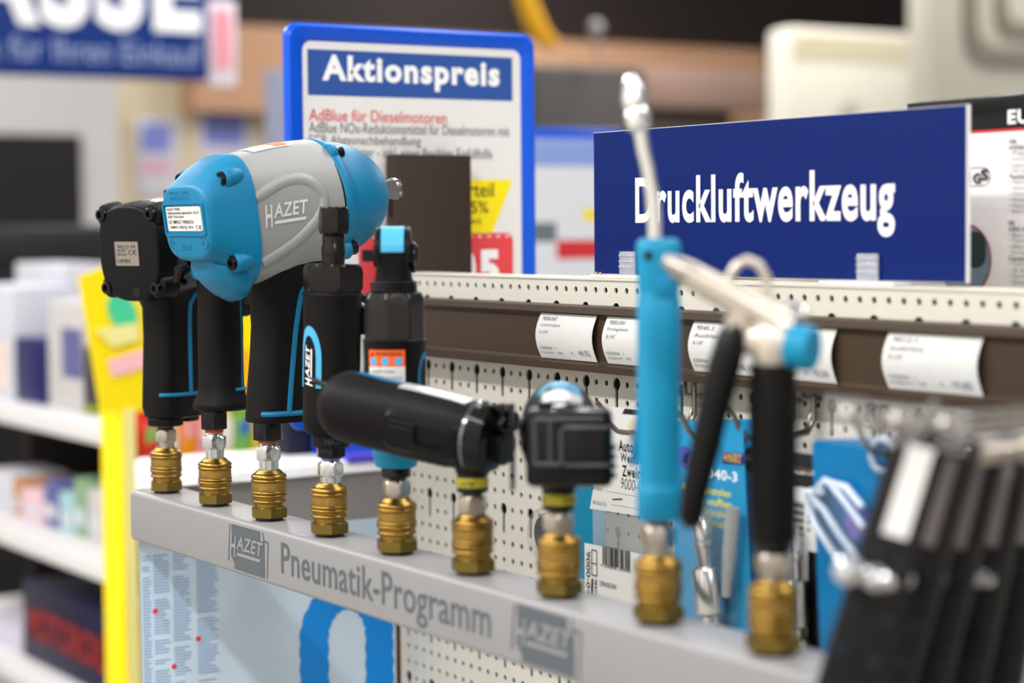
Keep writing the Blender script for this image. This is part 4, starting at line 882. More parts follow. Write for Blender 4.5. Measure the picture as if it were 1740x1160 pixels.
# ------------------------------------------------------------------ product carton on the bay
BYF = PY+.075
x0c = up(1543, 175, 1, BYF).x; x1c = x0c+.25; zc1 = up(1600, 174, 1, BYF).z; zc0 = .0815
t = thing('product_carton', 'white product carton with black top band and EU lettering behind the navy sign', 'carton', ((x0c+x1c)/2, BYF+.05, zc0), 0)
wb = x1c-x0c; hb = zc1-zc0; fx = lambda x: x-(x0c+x1c)/2
m = MB(); m.box((0, 0, hb/2), (wb, .1, hb), .0008); bx_ = m.build('box', mat('carton_white', C(228, 224, 222), .4), t)
yf = -.0504
def cq(x0, y0, x1, y1, mt_, nm, par, l=0):
    a = up(x0, (y0+y1)/2, 1, BYF).x; b = up(x1, (y0+y1)/2, 1, BYF).x; c = up((x0+x1)/2, y1, 1, BYF).z-zc0; d = up((x0+x1)/2, y0, 1, BYF).z-zc0
    m = MB(); m.add([(fx(a), yf-l, c), (fx(b), yf-l, c), (fx(b), yf-l, d), (fx(a), yf-l, d)], [(0, 1, 2, 3)]); return m.build(nm, mt_, par)
CB = mat('carton_black', C(18, 16, 15), .25, spec=.25)
zr = up(1690, 222, 1, BYF).z-zc0
m = MB(); m.box((0, 0, (zr+hb)/2+.0004), (wb+.0009, .1009, hb-zr+.001), .0004); band = m.build('top_band', CB, bx_)
m = MB(); m.box((0, 0, zr), (wb+.0011, .1011, .0014)); m.build('red_line', mat('carton_red', C(200, 50, 40), .4), bx_)
m = MB(); m.add([(-wb/2+.002, -.05, hb+.0012), (wb/2, -.05, hb+.0012), (wb/2, .046, hb+.0125), (-wb/2+.002, .046, hb+.006), (-wb/2+.002, .048, hb+.0012), (wb/2, .048, hb+.0012)], [(0, 1, 2, 3), (3, 2, 5, 4)]); m.build('lid_flap', CB, bx_)
def ct(s_, x0, y0, x1, y1, mt_, par, bold=0, l=.0004, nm='lettering'):
    a = up(x0, (y0+y1)/2, 1, BYF).x; b = up(x1, (y0+y1)/2, 1, BYF).x; c = up((x0+x1)/2, y1, 1, BYF).z-zc0; d = up((x0+x1)/2, y0, 1, BYF).z-zc0
    m = MB(); m.text(s_, (fx(a), yf-l, c), X_, Z_, b-a, d-c, bold, 0, .0002, res=3); return m.build(nm, mt_, par, smooth=0)
ct('EU', 1715, 186, 1752, 210, WHITEP, band, .03, .0007)
ys = 236
for s_, w in (('GB', 12), ('HYDRAULIC', 50), ('\u2022 Pluggable', 42), ('\u2022 Including', 40), ('\u2022 Low force', 42), ('\u2022 TÜV GS', 28), ('Technical', 42), ('\u2022 Payload', 34), ('\u2022 Spindle a', 42), ('\u2022 Stamp d', 38), ('\u2022 Minimum', 42), ('\u2022 Maximum', 44), ('\u2022 Base plate', 42), ('', 0), ('FR', 10), ('CRIC HYDR', 48), ('\u2022 Bras de le', 42), ('\u2022 Clapet de', 42), ('\u2022 Effort ma', 40), ('\u2022 TÜV GS', 28), ('Caractéris', 44), ('\u2022 Capacité', 36), ('\u2022 Vis de ni', 36), ('\u2022 Diamètre', 40), ('\u2022 Hauteur', 36), ('\u2022 Hauteur', 36)):
    if s_: ct(s_, 1716, ys, 1716+w, ys+7.4, INK if '\u2022' not in s_ else GREYINK, bx_, .0 if '\u2022' in s_ else .02)
    ys += 9.95
g0 = up(1648, 300, 1, BYF); g1 = up(1684, 300, 1, BYF); za_ = up(1666, 316, 1, BYF).z-zc0; zb2 = up(1666, 284, 1, BYF).z-zc0
m = MB(); po = rrect(fx(g0.x)-.01, za_, fx(g1.x), zb2, .006); pi_ = rrect(fx(g0.x)-.0096, za_+.0004, fx(g1.x)-.0004, zb2-.0004, .0056); n = len(po)
m.add([(a, yf-.0002, b) for a, b in po+pi_], [(i, (i+1) % n, n+(i+1) % n, n+i) for i in range(n)]); gs = m.build('test_mark', INK, bx_)
ct('G', 1655, 294, 1668, 312, INK, gs, .04); ct('S', 1668, 287, 1681, 306, INK, gs, .04); cq(1640, 290, 1650, 311, mat('mark_blue', C(40, 70, 170), .5), 'mark_blue_field', gs, .0003)
pc = up(1640, 430, 1, BYF); rd = up(1683, 430, 1, BYF).x-pc.x
m = MB(); m.add([(fx(pc.x)+a, yf-.0002, pc.z-zc0-.004+b) for a, b in arc(0, 0, rd+.001, 0, 2*PI, 40)[:-1]], [tuple(range(40))]); pr3 = m.build('picture_rim', mat('picture_red', C(150, 50, 50), .5), bx_)
m = MB(); m.add([(fx(pc.x)+a, yf-.0004, pc.z-zc0-.004+b) for a, b in arc(0, 0, rd, 0, 2*PI, 40)[:-1]], [tuple(range(40))]); m.build('picture_ground', mat('picture_slate', C(105, 125, 142), .5, var=.3, vscale=200), pr3)
m = MB(); m.add([(fx(pc.x)+a, yf-.0006, pc.z-zc0+b) for a, b in rrect(-rd*.7, -rd*.42, rd*.86, rd*.62, rd*.35)], [tuple(range(24))]); m.build('picture_pad', mat('picture_dark', C(22, 42, 44), .6, var=.3, vscale=120), pr3)

# ================================================================== GOODS HANGING ON THE PANEL
def hook(x, za, front, label):
    """twin wire hook plugged in the perforations, arm reaching to the front with an upturned tip"""
    zk = za+.021; t = thing('wire_hook', label, 'hook', (x, PY, zk), 0, 'wire hooks on the perforated panel'); F = front-PY
    m = MB(); m.tube([(0, .002, .012), (0, -.004, .0125), (0, -.006, .008), (0, -.006, -.012), (0, -.011, -.020), (0, -.02, -.021), (0, F+.012, -.021), (0, F+.004, -.0195), (0, F-.002, -.014), (0, F-.006, -.006), (0, F-.012, .0)], .0017, 12); m.build('arm', HOOKW, t, smooth=60)
    m = MB(); m.tube([(-.004, -.004, -.006), (-.004, -.008, -.018), (-.004, -.02, -.0215), (-.004, F+.01, -.0215)], .0013, 10); m.build('label_wire', HOOKW, t, smooth=60)
    m = MB(); m.tube([(0, .002, .0), (0, -.004, 0), (-.0126, -.004, 0), (-.0126, -.004, .0125), (-.0126, .002, .0125)], .0017, 10); m.build('back_plate', SATIN, t, smooth=60)
    return t
def hook_at(px, py, Yc, front, label): p = up(px, py, 1, Yc); return hook(p.x, p.z, front, label)
hook_at(1079, 734, .168, .150, 'bent wire hook carrying the white Autoteile card beside the end-on black tool')
hook_at(1222, 748, .158, .137, 'bent wire hook carrying the blue card behind the blow gun')
hook_at(1300, 744, .178, .160, 'bent wire hook carrying the second blue card behind the spray gun handle')
hook_at(1378, 797, .165, .150, 'wire hook carrying the barcode card beside the ribbed handle')
hook_at(1512, 770, .128, .112, 'wire hook carrying the large blue blister card at the black packs')

def card_tag(root, name, pts, mt_, th=.0004):
    m = MB(); m.prism(pts, (0, 0, 0), X_, Z_, 0, th); return m.build(name, mt_, root)
# header card with a clear bag
CY = .168
t = thing('bagged_part', 'white Autoteile header card with clear bag and barcode label, hung behind the blue blow gun', 'bagged part', (.37, CY, .06), math.radians(0))
q = lambda x, y: (up(x, y, 1, CY).x-.37, up(x, y, 1, CY).z-.06)
zt1 = q(1060, 694)[1]; zb1 = q(1045, 872)[1]; xl1 = q(1032, 695)[0]; xl2 = q(1003, 870)[0]; wd = .078
hc = card_tag(t, 'header_card', [(xl2, zb1), (xl2+wd, zb1+.002), (xl1+wd, zt1+.002), (xl1, zt1)], WHITE)
def qt(s_, x0, y0, w, h, mt_, par, bold=0, l=.0002, shear=0, CYY=None): m = MB(); a = q(x0, y0); m.text(s_, (a[0], -.0002, a[1]), X_, Z_, w, h, bold, shear, l, res=3); return m.build('lettering', mt_, par, smooth=0)
qt('Autoteile', 1052, 766, .031, .0076, INK, hc, .03); qt('Werkzeuge', 1055, 789, .034, .0080, INK, hc, .03); qt('Zweirad', 1058, 809, .027, .0076, INK, hc, .03)
qt('Artikel', 1008, 832, .011, .0032, INK, hc); qt('Artikel-Nr.', 1008, 856, .017, .0032, INK, hc); qt('9000-041', 1056, 830, .03, .0075, mat('pencil', C(170, 178, 205), .6), hc, 0, .0002, .15); qt('H', 1036, 777, .003, .0045, INK, hc, .02)
m = MB()
for (xa_, ya_, xb_) in ((1029, 834, 1110), (1040, 857, 1110)): a = q(xa_, ya_); b = q(xb_, ya_); m.add([(a[0], -.0004, a[1]), (b[0], -.0004, a[1]), (b[0], -.0004, a[1]+.0003), (a[0], -.0004, a[1]+.0003)], [(0, 1, 2, 3)])
a = q(1042, 848); m.tube([(a[0], -.0006, a[1]), (a[0]+.011, -.0008, a[1]+.0014)], .0004, 6)
a = q(1058, 703); m.prism([(a[0], a[1]), (a[0]+.04, a[1]+.001), (a[0]+.041, a[1]+.004), (a[0]+.003, a[1]+.0038)], (0, 0, 0), X_, Z_, .0003, .0005); m.build('printed_rule', INK, hc, smooth=0)
a = q(1077, 718); m = MB(); m.prism([(a[0]-.006, a[1]-.006), (a[0]+.006, a[1]-.006)]+arc(a[0], a[1]-.004, .006, 0, PI, 10), (0, 0, 0), X_, Z_, .0003, .0006); m.build('hanging_hole', mat('kraft', C(215, 195, 165), .7), hc, smooth=0)
bz = q(1020, 1036)[1]; bxl = q(1008, 950)[0]; bw = .074
vs = []; fs = []; n = 10; rnd = random.Random(3)
for side in (-1, 1):
    b = len(vs)
    for i in range(n+1):
        for j in range(n+1): e = math.sin(PI*i/n)*math.sin(PI*j/n); vs.append((bxl+bw*i/n+rnd.uniform(-.0004, .0004), side*(.0005+.006*e+rnd.uniform(-.0006, .0006)*(1 if e > .01 else 0)), bz+(zb1-bz)*j/n))
    fs += [(b+i*(n+1)+j, b+(i+1)*(n+1)+j, b+(i+1)*(n+1)+j+1, b+i*(n+1)+j+1) for i in range(n) for j in range(n)]
m = MB(); m.add(vs, fs); bag = m.build('clear_bag', BAG, t, smooth=25)
l0_ = q(1008, 1025); l1_ = q(1008, 920); lw = q(1088, 920)[0]-l0_[0]+.012
m = MB(); yv = lambda x: -.0078; m.add([(l0_[0]+.001, -.0075, l0_[1]), (l0_[0]+lw, -.0078, l0_[1]+.001), (l0_[0]+lw, -.0078, l1_[1]+.001), (l0_[0]+.001, -.0075, l1_[1])], [(0, 1, 2, 3)]); lab = m.build('barcode_label', WHITE, bag)
def ql(s_, x0, y0, w, h, rot=False, bold=0, mt_=INK):
    m = MB(); a = q(x0, y0)
    if rot: m.text(s_, (a[0], -.0080, a[1]), -Z_, X_, w, h, bold, 0, .0003, res=3)
    else: m.text(s_, (a[0], -.0080, a[1]), X_, Z_, w, h, bold, 0, .0003, res=3)
    return m.build('lettering', mt_, lab, smooth=0)
ql('9000-041', 1013, 934, .032, .0046, True); ql('DREHGELENK', 1036, 992, .019, .0032); ql('4 000896 209441', 1038, 960, .034, .0022)
m = MB(); a = q(1041, 956); xx = a[0]
while xx < a[0]+.031: w = rnd.choice((.0003, .0006, .0009)); m.add([(xx, -.0082, a[1]), (xx+w, -.0082, a[1]), (xx+w, -.0082, a[1]+.0125), (xx, -.0082, a[1]+.0125)], [(0, 1, 2, 3)]); xx += w+rnd.choice((.0003, .0005, .0008))
m.build('barcode', INK, lab, smooth=0)
m = MB(); a = q(1022, 975)
for (x0, x1, z0, z1) in ((0, .0065, .0, .0175),): 
    for (u0_, u1_, v0, v1) in ((x0, x1, z0, z0+.0006), (x0, x1, z1-.0006, z1), (x0, x0+.0006, z0, z1), (x1-.0006, x1, z0, z1), (x0, x1, .008, .0086)): m.add([(a[0]+u0_, -.0082, a[1]+v0), (a[0]+u1_, -.0082, a[1]+v0), (a[0]+u1_, -.0082, a[1]+v1), (a[0]+u0_, -.0082, a[1]+v1)], [(0, 1, 2, 3)])
a = q(1021, 1019); m.add([(a[0], -.0082, a[1]), (a[0]+.0055, -.0082, a[1]), (a[0]+.0065, -.0082, a[1]+.0155), (a[0]+.001, -.0082, a[1]+.0155)], [(0, 1, 2, 3)]); m.build('label_box', INK, lab, smooth=0)
m = MB(); a = q(1026, 1017); logo(m, (a[0], -.0086, a[1]+.0145), -Z_, X_, .013, .0035, .0002); m.build('label_emblem', WHITEP, lab, smooth=0)
m = MB()
for k in range(3): m.lathe([(.006, 0), (.007, .001), (.007, .011), (.005, .012)], 20, (bxl+.018+.016*k, 0, bz+.008), (1, .2, .1))
m.build('swivel_joint', STEEL, bag)

# teal blister with dark round part, behind the header card
t = thing('blister_pack', 'teal blister card with a round black part, half behind the white Autoteile card', 'blister pack', (.315, .19, .01), 0)
q = lambda x, y: (up(x, y, 1, .19).x-.315, up(x, y, 1, .19).z-.01)
c0 = q(935, 830); c1 = q(1030, 985)
card_tag(t, 'card', [(c0[0], c1[1]-.002), (c1[0], c1[1]-.004), (c1[0], c0[1]+.03), (c0[0], c0[1]+.03)], mat('card_teal', C(0, 128, 168), .4, var=.05, vscale=25))
d0 = q(944, 906); m = MB(); m.lathe([(.0155, 0), (.0155, .006), (.0135, .0085), (.005, .009)], 40, (d0[0], -.001, d0[1]), (0, -1, 0)); m.build('round_part', GLOSSB, t)
m = MB(); m.lathe([(.021, 0), (.0185, .011), (.016, .013)], 40, (d0[0], -.001, d0[1]), (0, -1, 0)); m.build('bubble', CLEAR, t)

# blue blister with steel connector
def connector(m, x, z0, z1, y, r, lean=0):
    h = z1-z0; m.lathe([(r*.55, 0), (r*.75, .004*h/.07), (r*.75, .10*h), (r*1.0, .12*h), (r*1.08, .14*h), (r*1.08, .20*h), (r*.7, .22*h), (r*.7, .27*h), (r, .29*h), (r*1.04, .31*h), (r*1.04, .60*h), (r*.95, .62*h), (r*.62, .63*h), (r*.62, .76*h), (r*.72, .77*h), (r*.72, .80*h), (r*.62, .81*h), (r*.62, .98*h), (r*.5, h)], 32, (x, y, z0), (lean, 0, 1))
CARDB = mat('card_blue', C(36, 142, 192), .35, var=.12, vscale=18)
BY = .158
t = thing('blister_pack', 'blue blister card 9040-3 with steel connector, between blow gun and black lever', 'blister pack', (.47, BY, .02), 0)
q = lambda x, y: (up(x, y, 1, BY).x-.47, up(x, y, 1, BY).z-.02)
tl, tr, br, bl = q(1140, 712), q(1262, 712), q(1283, 1085), q(1155, 1085)
cd_ = card_tag(t, 'card', [(bl[0], bl[1]-.02), (br[0], br[1]-.02), (tr[0], tr[1]), (tl[0], tl[1]-.001)], CARDB)
def qt(s_, x0, y0, w, h, mt_, par, bold=0, l=.0003, nm='lettering'): m = MB(); a = q(x0, y0); m.text(s_, (a[0], -.0004, a[1]), X_, Z_, w, h, bold, 0, l, res=3); return m.build(nm, mt_, par, smooth=0)
YT = mat('text_yellow', C(240, 225, 60), .5)
qt('9040-3', 1195, 810, .034, .0062, WHITEP, cd_, .02)
for k, s_ in enumerate(('Ausblaspistolen', 'Pistolets soufflage', 'Pistola de soplado', 'Luchtpistolen')): qt(s_, 1158+2*k, 835+18*k, .050, .0062, YT, cd_, .01)
a = q(1228, 787); m = MB(); m.prism([(a[0], a[1]), (a[0]+.021, a[1]+.001), (a[0]+.024, a[1]+.008), (a[0]+.001, a[1]+.007)], (0, 0, 0), X_, Z_, .0005, .0007); e = m.build('emblem', mat('emblem_navy', C(20, 45, 120), .4), cd_, smooth=0)
m = MB(); logo(m, (a[0]+.002, -.0009, a[1]+.0015), X_, Z_, .018, .0055, .0002); m.build('emblem_lettering', mat('gold_print', C(225, 180, 70), .4), e, smooth=0)
a = q(1166, 777); m = MB(); m.prism(arc(a[0], a[1], .0072, 0, 2*PI, 28)[:-1], (0, 0, 0), X_, Z_, .0005, .0007); e = m.build('seal', mat('seal_violet', C(70, 80, 165), .35, var=.3, vscale=300), cd_, smooth=0)
m = MB(); m.prism([(a[0]-.003, a[1]-.003), (a[0]+.001, a[1]-.004), (a[0]+.003, a[1]+.002), (a[0]+.004, a[1]+.004), (a[0]-.001, a[1]+.002)], (0, 0, 0), X_, Z_, .0008, .0009); m.build('seal_figure', mat('seal_navy', C(25, 30, 90), .4), e, smooth=0)
p = q(1236, 1075); p2_ = q(1214, 868); m = MB(); connector(m, p[0]+.001, p[1]-.012, p2_[1], -.010, .0092, -.16); cn = m.build('steel_connector', STEEL, t, smooth=40)
p = q(1252, 1010); p2_ = q(1266, 866); m = MB(); m.tube([(p[0], -.008, p[1]), (p[0]+.004, -.009, (p[1]+p2_[1])/2), (p2_[0], -.009, p2_[1]+.002)], [.003, .0044, .0042], 14); m.build('grey_nozzle', mat('grey_cast', C(165, 168, 168), .4, .4), t)
m = MB(); px0, pz0 = q(1178, 1085); m.box(((q(1180, 950)[0]+q(1262, 950)[0])/2, -.008, (q(1200, 860)[1]+pz0)/2-.008), (q(1262, 950)[0]-q(1180, 950)[0], .014, q(1200, 860)[1]-pz0+.02), .005); m.build('bubble', CLEAR, t)
a = q(1262, 1084); m = MB(); m.prism([(a[0]-.008, a[1]-.012), (a[0]+.008, a[1]-.012), (a[0]+.007, a[1]), (a[0]-.008, a[1]-.0005)], (0, 0, 0), X_, Z_, .0005, .0007); m.build('foot_band', mat('foot_navy', C(20, 60, 160), .4), cd_, smooth=0)
# second blue card just behind
t = thing('blister_pack', 'second blue blister card partly behind the spray gun handle, further back than the 9040-3 card', 'blister pack', (.53, .178, .02), 0)
q = lambda x, y: (up(x, y, 1, .178).x-.53, up(x, y, 1, .178).z-.02)
tl, tr, br, bl = q(1235, 712), q(1338, 712), q(1338, 1000), q(1255, 1000)
cd_ = card_tag(t, 'card', [(bl[0], bl[1]-.03), (br[0], br[1]-.03), (tr[0], tr[1]), (tl[0], tl[1])], CARDB)
a = q(1278, 781); m = MB(); m.prism(arc(a[0], a[1], .008, 0, 2*PI, 28)[:-1], (0, 0, 0), X_, Z_, .0005, .0007); e = m.build('seal', GLOSSB, cd_, smooth=0)
m = MB(); m.text('HAZET', (a[0]-.005, -.0009, a[1]-.001), X_, Z_, .012, .004, 0, 0, .0002); m.build('lettering', mat('gold_print', C(225, 180, 70), .4), e, smooth=0)
# barcode card with slim steel coupling
t = thing('blister_pack', 'narrow white barcode card with slim steel coupling beside the ribbed handle', 'blister pack', (.575, .165, .01), 0)
q = lambda x, y: (up(x, y, 1, .165).x-.575, up(x, y, 1, .165).z-.01)
tl, tr, br, bl = q(1328, 770), q(1384, 772), q(1402, 1120), q(1345, 1120)
cd_ = card_tag(t, 'card', [(bl[0], bl[1]-.03), (br[0], br[1]-.03), (tr[0], tr[1]), (tl[0], tl[1])], WHITE)
def qq(x0, y0, x1, y1, mt_, nm, l=.0006): a = q(x0, y1); b = q(x1, y0); m = MB(); m.add([(a[0], -l, a[1]), (b[0], -l, a[1]), (b[0], -l, b[1]), (a[0], -l, b[1])], [(0, 1, 2, 3)]); return m.build(nm, mt_, cd_)
qq(1328, 772, 1384, 790, INK, 'top_band'); qq(1330, 808, 1384, 822, INK, 'lower_band')
m = MB()
for k in range(14): a = q(1351, 852+4.2*k); b = q(1368, 852+4.2*k); m.add([(a[0], -.0008, a[1]), (b[0], -.0008, a[1]), (b[0], -.0008, a[1]+.0005+.0003*(k % 3)), (a[0], -.0008, a[1]+.0005+.0003*(k % 3))], [(0, 1, 2, 3)])
m.build('barcode', INK, cd_, smooth=0)
m = MB(); a = q(1373, 856); m.text('9043-5', (a[0], -.0008, a[1]), -Z_, X_, .016, .003, .01, 0, .0002); m.build('lettering', INK, cd_, smooth=0)
qq(1374, 940, 1398, 1118, GLOSSB, 'black_panel')
p = q(1372, 1108); p2_ = q(1364, 892); m = MB(); connector(m, p[0]-.001, p[1]-.008, p2_[1], -.008, .0084, -.05); m.build('steel_coupling', STEEL, t, smooth=40)
# large blue blister with clear moulding
LY = .128
t = thing('blister_pack', 'large plain blue blister card with clear moulded plastic beside the black packs', 'blister pack', (.64, LY, .02), 0)
q = lambda x, y: (up(x, y, 1, LY).x-.64, up(x, y, 1, LY).z-.02)
tl, tr, bl = q(1381, 747), q(1720, 745), q(1402, 1120)
po = [(bl[0]-.001, bl[1]-.04), (tr[0], bl[1]-.04), (tr[0], tr[1]+.004)]+[(tl[0]+.003, tl[1]), (tl[0], tl[1]-.003)]
card_tag(t, 'card', po, mat('card_deep_blue', C(0, 112, 168), .3, var=.18, vscale=14))
m = MB()
for pts in ([(1385, 838), (1392, 832), (1398, 848), (1415, 865), (1440, 905), (1475, 950)], [(1396, 838), (1418, 814), (1425, 818), (1450, 850), (1482, 895)], [(1385, 850), (1400, 890), (1440, 950)], [(1405, 826), (1412, 838)], [(1430, 820), (1452, 826), (1480, 860)]):
    m.tube([(q(*p)[0], -.006, q(*p)[1]) for p in pts], .0022, 10)
m.build('moulded_edge', mat('clear_edge', C(205, 220, 240), .12, spec=.8, coat=.5), t, smooth=60)
m = MB(); P = [q(*p) for p in ((1387, 845), (1420, 816), (1482, 890), (1470, 960), (1440, 945))]; m.prism(P, (0, 0, 0), X_, Z_, .002, .009); m.build('bubble', CLEAR, t)
a = q(1506, 772); m = MB(); m.tube([(a[0]+.0085*math.cos(g), -.003, a[1]+.0085*math.sin(g)) for g in [2*PI*k/28 for k in range(28)]], .0017, 10, closed=True); m.build('eyelet', mat('eyelet_grey', C(175, 190, 205), .3), t, smooth=60)
a = q(1458, 888); m = MB(); m.prism(arc(a[0], a[1], .010, 0, 2*PI, 28)[:-1], (0, 0, 0), X_, Z_, .0005, .0008); m.build('seal', mat('seal_lilac', C(120, 110, 190), .3, var=.4, vscale=150), t, smooth=0)

# ------------------------------------------------------------------ black packs hanging in front at the rail end
def pack(k, px, py, z, lean, yaw, label, mt_lab):
    o = upz(px, py, z)
    t = thing('tool_pack', label, 'hanging pack', o, RZ+yaw, 'black tool packs hanging past the rail end')
    t.rotation_euler = (0, math.radians(lean), RZ+yaw)
    m = MB(MM); m.box((-1, 0, -70), (24, 7, 150), 1.5); b = m.build('holder', mat('pack_black', C(14, 12, 13), .5, bump=.1, bscale=500), t)
    m = MB(MM)
    for (x, z_) in ((-7, -52), (5, -54), (-8, -94), (6, -96), (-8, -112), (6, -114), (-8, -76), (6, -78)): m.lathe([(2.2, 0), (2.9, .4), (3, .9), (2.4, 1.1), (2.2, .4)], 18, (x, -4, z_), (0, -1, 0))
    m.build('hole_rim', mat('rim_blue_grey', C(26, 34, 44), .35), b)
    m = MB(MM); m.add([(-6.5, -4.2, -43), (4.5, -4.2, -43), (4.5, -4.2, -4), (-6.5, -4.2, -4)], [(0, 1, 2, 3)]); m.build('label_strip', mt_lab, b)
    m = MB(MM); m.tube([(0, 0, 0), (0, 0, 8), (-1, 0, 12), (0, 2, 15), (1, 6, 12)], 1.6, 10); m.build('hanging_loop', CLEAR if k % 2 else mat('loop_grey', C(120, 118, 114), .3, .4), t)
    return t, b
GL1 = mat('strip_white', C(236, 234, 232), .5); GL2 = mat('strip_shaded', C(120, 112, 110), .45)  # second strip colour is the white label darkened for shade
def stud(b, x, z, r=5, n=2):
    m = MB(MM)
    m.lathe([(r*.8, 0), (r, 1), (r, 5), (r*.7, 6), (r*.7, 8), (r*1.1, 9), (r*1.15, 11), (r*1.15, 14), (r*.6, 15.5), (r*.5, 18)], 28, (x, -4, z), (-.55, -.8, .1)); m.build('steel_stud', STEEL, b, smooth=40)
spec = [(0, 1572, 742, .850, 17, 0, 'black hanging pack with bright white label strip, nearest the blue blister card', GL1), (1, 1622, 760, .866, 16, -.6, 'black hanging pack with shade-darkened strip, second from the blue blister card', GL2), (2, 1668, 766, .884, 14, -.6, 'black hanging pack with shade-darkened strip, third from the blue blister card', GL2), (3, 1716, 764, .903, 11.5, -.6, 'black hanging pack with shade-darkened strip, fourth from the blue blister card', GL2), (4, 1764, 764, .922, 9.5, -.6, 'black hanging pack farthest from the blue blister card, at the picture edge', GL2)]
PK = [pack(*s_) for s_ in spec]
stud(PK[0][1], -10, -62, 5.4); stud(PK[0][1], 2, -62, 4.4); stud(PK[1][1], -2, -60, 5); stud(PK[2][1], 0, -58, 3); stud(PK[3][1], -5, -55, 5.2); stud(PK[3][1], 5, -58, 4)
m = MB(MM); m.lathe([(3.6, 0), (4, 1), (4, 14), (3.4, 15)], 20, (-6, -8, -90), (0, 0, 1)); m.build('blue_cap', TEALL, PK[3][1])
for k, (px, py) in enumerate(((1560, 712), (1640, 722), (1720, 730))):
    p0 = upz(px, py, .86); t = thing('display_hook', 'long wire display hook over the black packs, '+('nearest the blue card' if k == 0 else 'middle of three' if k == 1 else 'nearest the picture edge'), 'hook', (p0.x, PY, p0.z), 0, 'long hooks over the black packs')
    m = MB(); d = p0.y-PY; m.tube([(0, .004, 0), (0, -.01, 0), (0, d-.03, 0), (0, d-.04, .006)], .0018, 10); m.build('arm', SATIN, t, smooth=60)
    m = MB(); m.box((0, d-.038, .002), (.028, .0012, .018), .0005); m.build('price_tag_holder', CLEAR, t)
t = thing('steel_coupling', 'shiny steel coupling hanging above the black packs at the picture edge', 'coupling', upz(1712, 762, .87), RZ)
m = MB(MM); m.lathe([(4, -14), (6, -13), (6, -4), (4.6, -3), (4.6, 3), (6.4, 4), (6.4, 12), (4, 13)], 28, (0, 0, 0), (1, 0, .1)); m.build('sleeve', SATIN, t, smooth=40)

# ================================================================== THE SHOP BEHIND
def far_box(name, label, cat, x0, y0, x1, y1, X, th, m_, bev=.004, group=None, foot=None):
    mb = MB(); a, b, c, d = box_px(mb, x0, y0, x1, y1, X, th, bev)
    if foot: mb = MB(); c = FLOOR; mb.box((X-th/2, (a+b)/2, (c+d)/2), (th, b-a, d-c), bev)
    o = mb.build(name, m_, loc=(X-th/2, (a+b)/2, c)); tag(o, label, cat, group); return o, (a, b, c, d)
def on_face(par, name, x0, y0, x1, y1, X, m_, l=.002):
    a = up(x0, (y0+y1)/2, 0, X).y; b = up(x1, (y0+y1)/2, 0, X).y; c = up((x0+x1)/2, y1, 0, X).z; d = up((x0+x1)/2, y0, 0, X).z; O = par.location
    m = MB(); m.add([Vector((X+l, a, c))-O, Vector((X+l, b, c))-O, Vector((X+l, b, d))-O, Vector((X+l, a, d))-O], [(0, 1, 2, 3)]); return m.build(name, m_, par, smooth=0)
def on_text(par, s_, x0, y0, x1, y1, X, m_, bold=0, l=.003, nm='lettering'):
    a = up(x0, (y0+y1)/2, 0, X).y; b = up(x1, (y0+y1)/2, 0, X).y; c = up((x0+x1)/2, y1, 0, X).z; d = up((x0+x1)/2, y0, 0, X).z; O = par.location
    m = MB(); m.text(s_, Vector((X+l, a, c))-O, Y_, Z_, b-a, d-c, bold, 0, .0, res=3); return m.build(nm, m_, par, smooth=0)
# bulkhead under the ceiling, timber fascia
m = MB(); box_px(m, -80, -330, 1900, 95, -5.5, .05); struct(m.build('trim_1', mat('dark_bulkhead', C(24, 14, 9), .7)))
m = MB(); box_px(m, 330, 62, 1300, 200, -5.4, .12); struct(m.build('trim_2', mat('timber', C(172, 132, 102), .6, var=.12, vscale=4)))
# checkout sign
XS = -3.0
o, _ = far_box('checkout_sign', 'large hanging navy checkout sign with white KASSE lettering, cut off by the picture edge', 'sign', -420, -160, 352, 124, XS, .04, NAVY, .004)
o.data.materials[0] = mat('sign_navy', C(12, 50, 122), .5)
on_text(o, 'KASSE', -205, -124, 340, 46, XS, WHITEP, .045)
on_text(o, 'Vielen Dank für Ihren Einkauf', -260, 60, 340, 102, XS, mat('sign_pale', C(150, 165, 205), .5), .0)
o, _ = far_box('hanging_pennant', 'narrow white and red pennant hanging at the end of the checkout sign', 'pennant', 354, 2, 402, 146, XS-.02, .01, mat('pennant_white', C(226, 216, 226), .5), .002); on_face(o, 'red_band', 362, 16, 394, 118, XS-.02, mat('pennant_red', C(224, 150, 160), .5))
m = MB()
for px in (-100, 300): p = up(px, -150, 0, XS-.02); m.tube([p, (p.x, p.y, 2.0)], .004, 6)
mm = m.build('sign_wire', STEEL, bpy.data.objects['checkout_sign']); mm.location = -bpy.data.objects['checkout_sign'].location
# grey door surround with dark opening
XD = -5.2
m = MB(); box_px(m, -60, 128, 212, 1500, XD, .3); struct(m.build('trim_3', mat('door_grey', C(178, 174, 172), .6, var=.04, vscale=3)))
m = MB(); box_px(m, -60, 228, 150, 1500, XD+.02, .04); struct(m.build('door_1', mat('door_dark', C(12, 9, 7), .6)))
